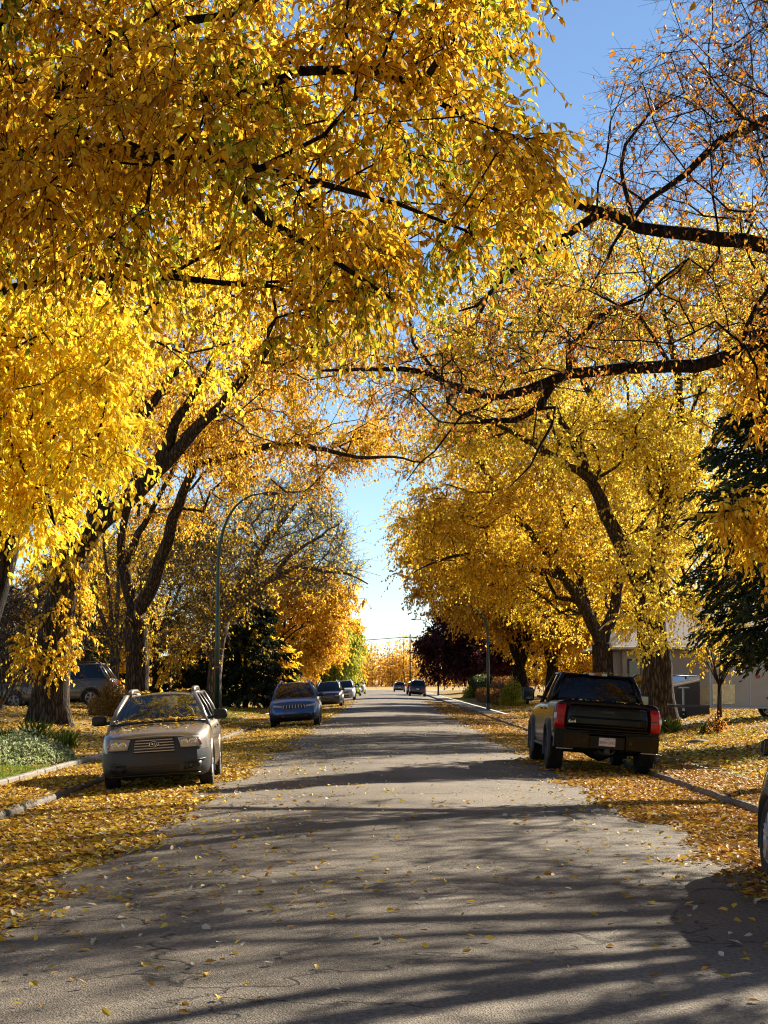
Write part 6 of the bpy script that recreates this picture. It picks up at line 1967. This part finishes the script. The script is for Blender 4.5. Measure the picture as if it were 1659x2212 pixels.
# silver-leaved ground cover mound
g = ground_pts(16000, -9.0, -6.15, 32.5, 40)
cx, cy = -7.45, 36.2
rr = ((g[:, 0] - cx) / 1.2) ** 2 + ((g[:, 1] - cy) / 2.6) ** 2
g = g[rr < 1]; rr = rr[rr < 1]
g[:, 2] += .50 * (1 - rr) ** .6 * lr.uniform(.45, 1.05, len(g)) * (1 + .45 * nz(g[:, 0], g[:, 1], 3.4))
leaf_mass('ground_cover', None, None, g, lr, 'silver_green', (.05, .10), kind='stuff', up=1.2)
# tufts
def tuft(label, x, y, n, h, pal, lean=.42, w=.02):
    p = np.stack([x + lr.normal(size=n) * .10, y + lr.normal(size=n) * .10, np.full(n, gz(x, y))], 1)
    o = blades('grass_tuft', label, p - np.array([x, y, gz(x, y)]), h, pal, kind=None, w=w, lean=lean, cat='plant', group='tufted plants in the gardens')
    o.location = (x, y, gz(x, y)); return o
tuft('strappy green tuft at the foot of the sprouting trunk', -8.4, 43.5, 130, (.35, .75), 'grass')
tuft('strappy tuft behind the silvery ground cover, left edge', -8.3, 39.6, 130, (.3, .65), 'grass')
tuft('spiky tuft between the silvery ground cover and the trunk', -7.4, 42.0, 110, (.3, .6), 'grass')
tuft('pale ornamental grass tuft right of the pickup', 8.35, 53.5, 240, (.3, .6), 'grass', .5, .012)
def stone(label, x, y, s):
    bm = MB(); seg = 10
    pr_ = [(.02, -.1), (.8, -.1), (1, .15), (.86, .42), (.5, .6), (.02, .66)]
    bm.lathe(pr_, 'Z', seg=seg)
    v = []
    for p in bm.v:
        k = 1 + .3 * noise.noise(Vector(p) * 1.3 + Vector((x, y, 0)))
        v.append((p[0] * s[0] * k, p[1] * s[1] * k, p[2] * s[2] * k))
    bm.v = v
    o = bm.build('garden_stone', M['kerb'], None, True); o.location = (x, y, gz(x, y))
    return tag(o, label, 'stone', 'stones in the gardens')
stone('grey stone among the plants of the left bed', -7.9, 39.4, (.42, .3, .3))
stone('low dark stone on the leafy lawn right of the pickup', 7.75, 45.2, (.3, .25, .18))

# ------------------------------------------------------------------ sky, sun, camera
AZ, EL = R(38), R(30)
w = bpy.data.worlds.new('World'); SC.world = w; w.use_nodes = True
nt = w.node_tree
bg = nt.nodes['Background']
sky = nt.nodes.new('ShaderNodeTexSky'); sky.sky_type = 'NISHITA'; sky.sun_disc = False
sky.sun_elevation = EL; sky.sun_rotation = AZ; sky.air_density = 1.25; sky.dust_density = 0.0; sky.ozone_density = 3.0; sky.altitude = 3000
nt.links.new(sky.outputs['Color'], bg.inputs['Color']); bg.inputs['Strength'].default_value = .05
sd = Vector((math.sin(AZ) * math.cos(EL), math.cos(AZ) * math.cos(EL), math.sin(EL)))
ld = bpy.data.lights.new('sun', 'SUN'); ld.energy = 5.0; ld.angle = R(.5); ld.color = (1, .90, .74)
lo = bpy.data.objects.new('sun', ld); COL.objects.link(lo)
lo.rotation_euler = (-sd).to_track_quat('-Z', 'Y').to_euler(); lo.location = sd * 60

cd = bpy.data.cameras.new('camera'); co = bpy.data.objects.new('camera', cd); COL.objects.link(co)
co.location = tuple(CAM); co.rotation_euler = (PI / 2 + PITCH, 0, YAW)
cd.sensor_fit = 'VERTICAL'; cd.sensor_height = 36; cd.lens = F / 2212 * 36
cd.clip_start = .1; cd.clip_end = 8000
SC.camera = co
vs = SC.view_settings
vs.view_transform = 'Standard'; vs.look = 'None'; vs.gamma = 1; vs.exposure = 1.45
SC.cycles.max_bounces = 6; SC.cycles.diffuse_bounces = 3; SC.cycles.glossy_bounces = 3; SC.cycles.transmission_bounces = 4; SC.cycles.transparent_max_bounces = 8
SC.cycles.caustics_reflective = False; SC.cycles.caustics_refractive = False
SC.cycles.sample_clamp_indirect = 6
SC.cycles.pixel_filter_type = 'BLACKMAN_HARRIS'; SC.cycles.filter_width = 1.1
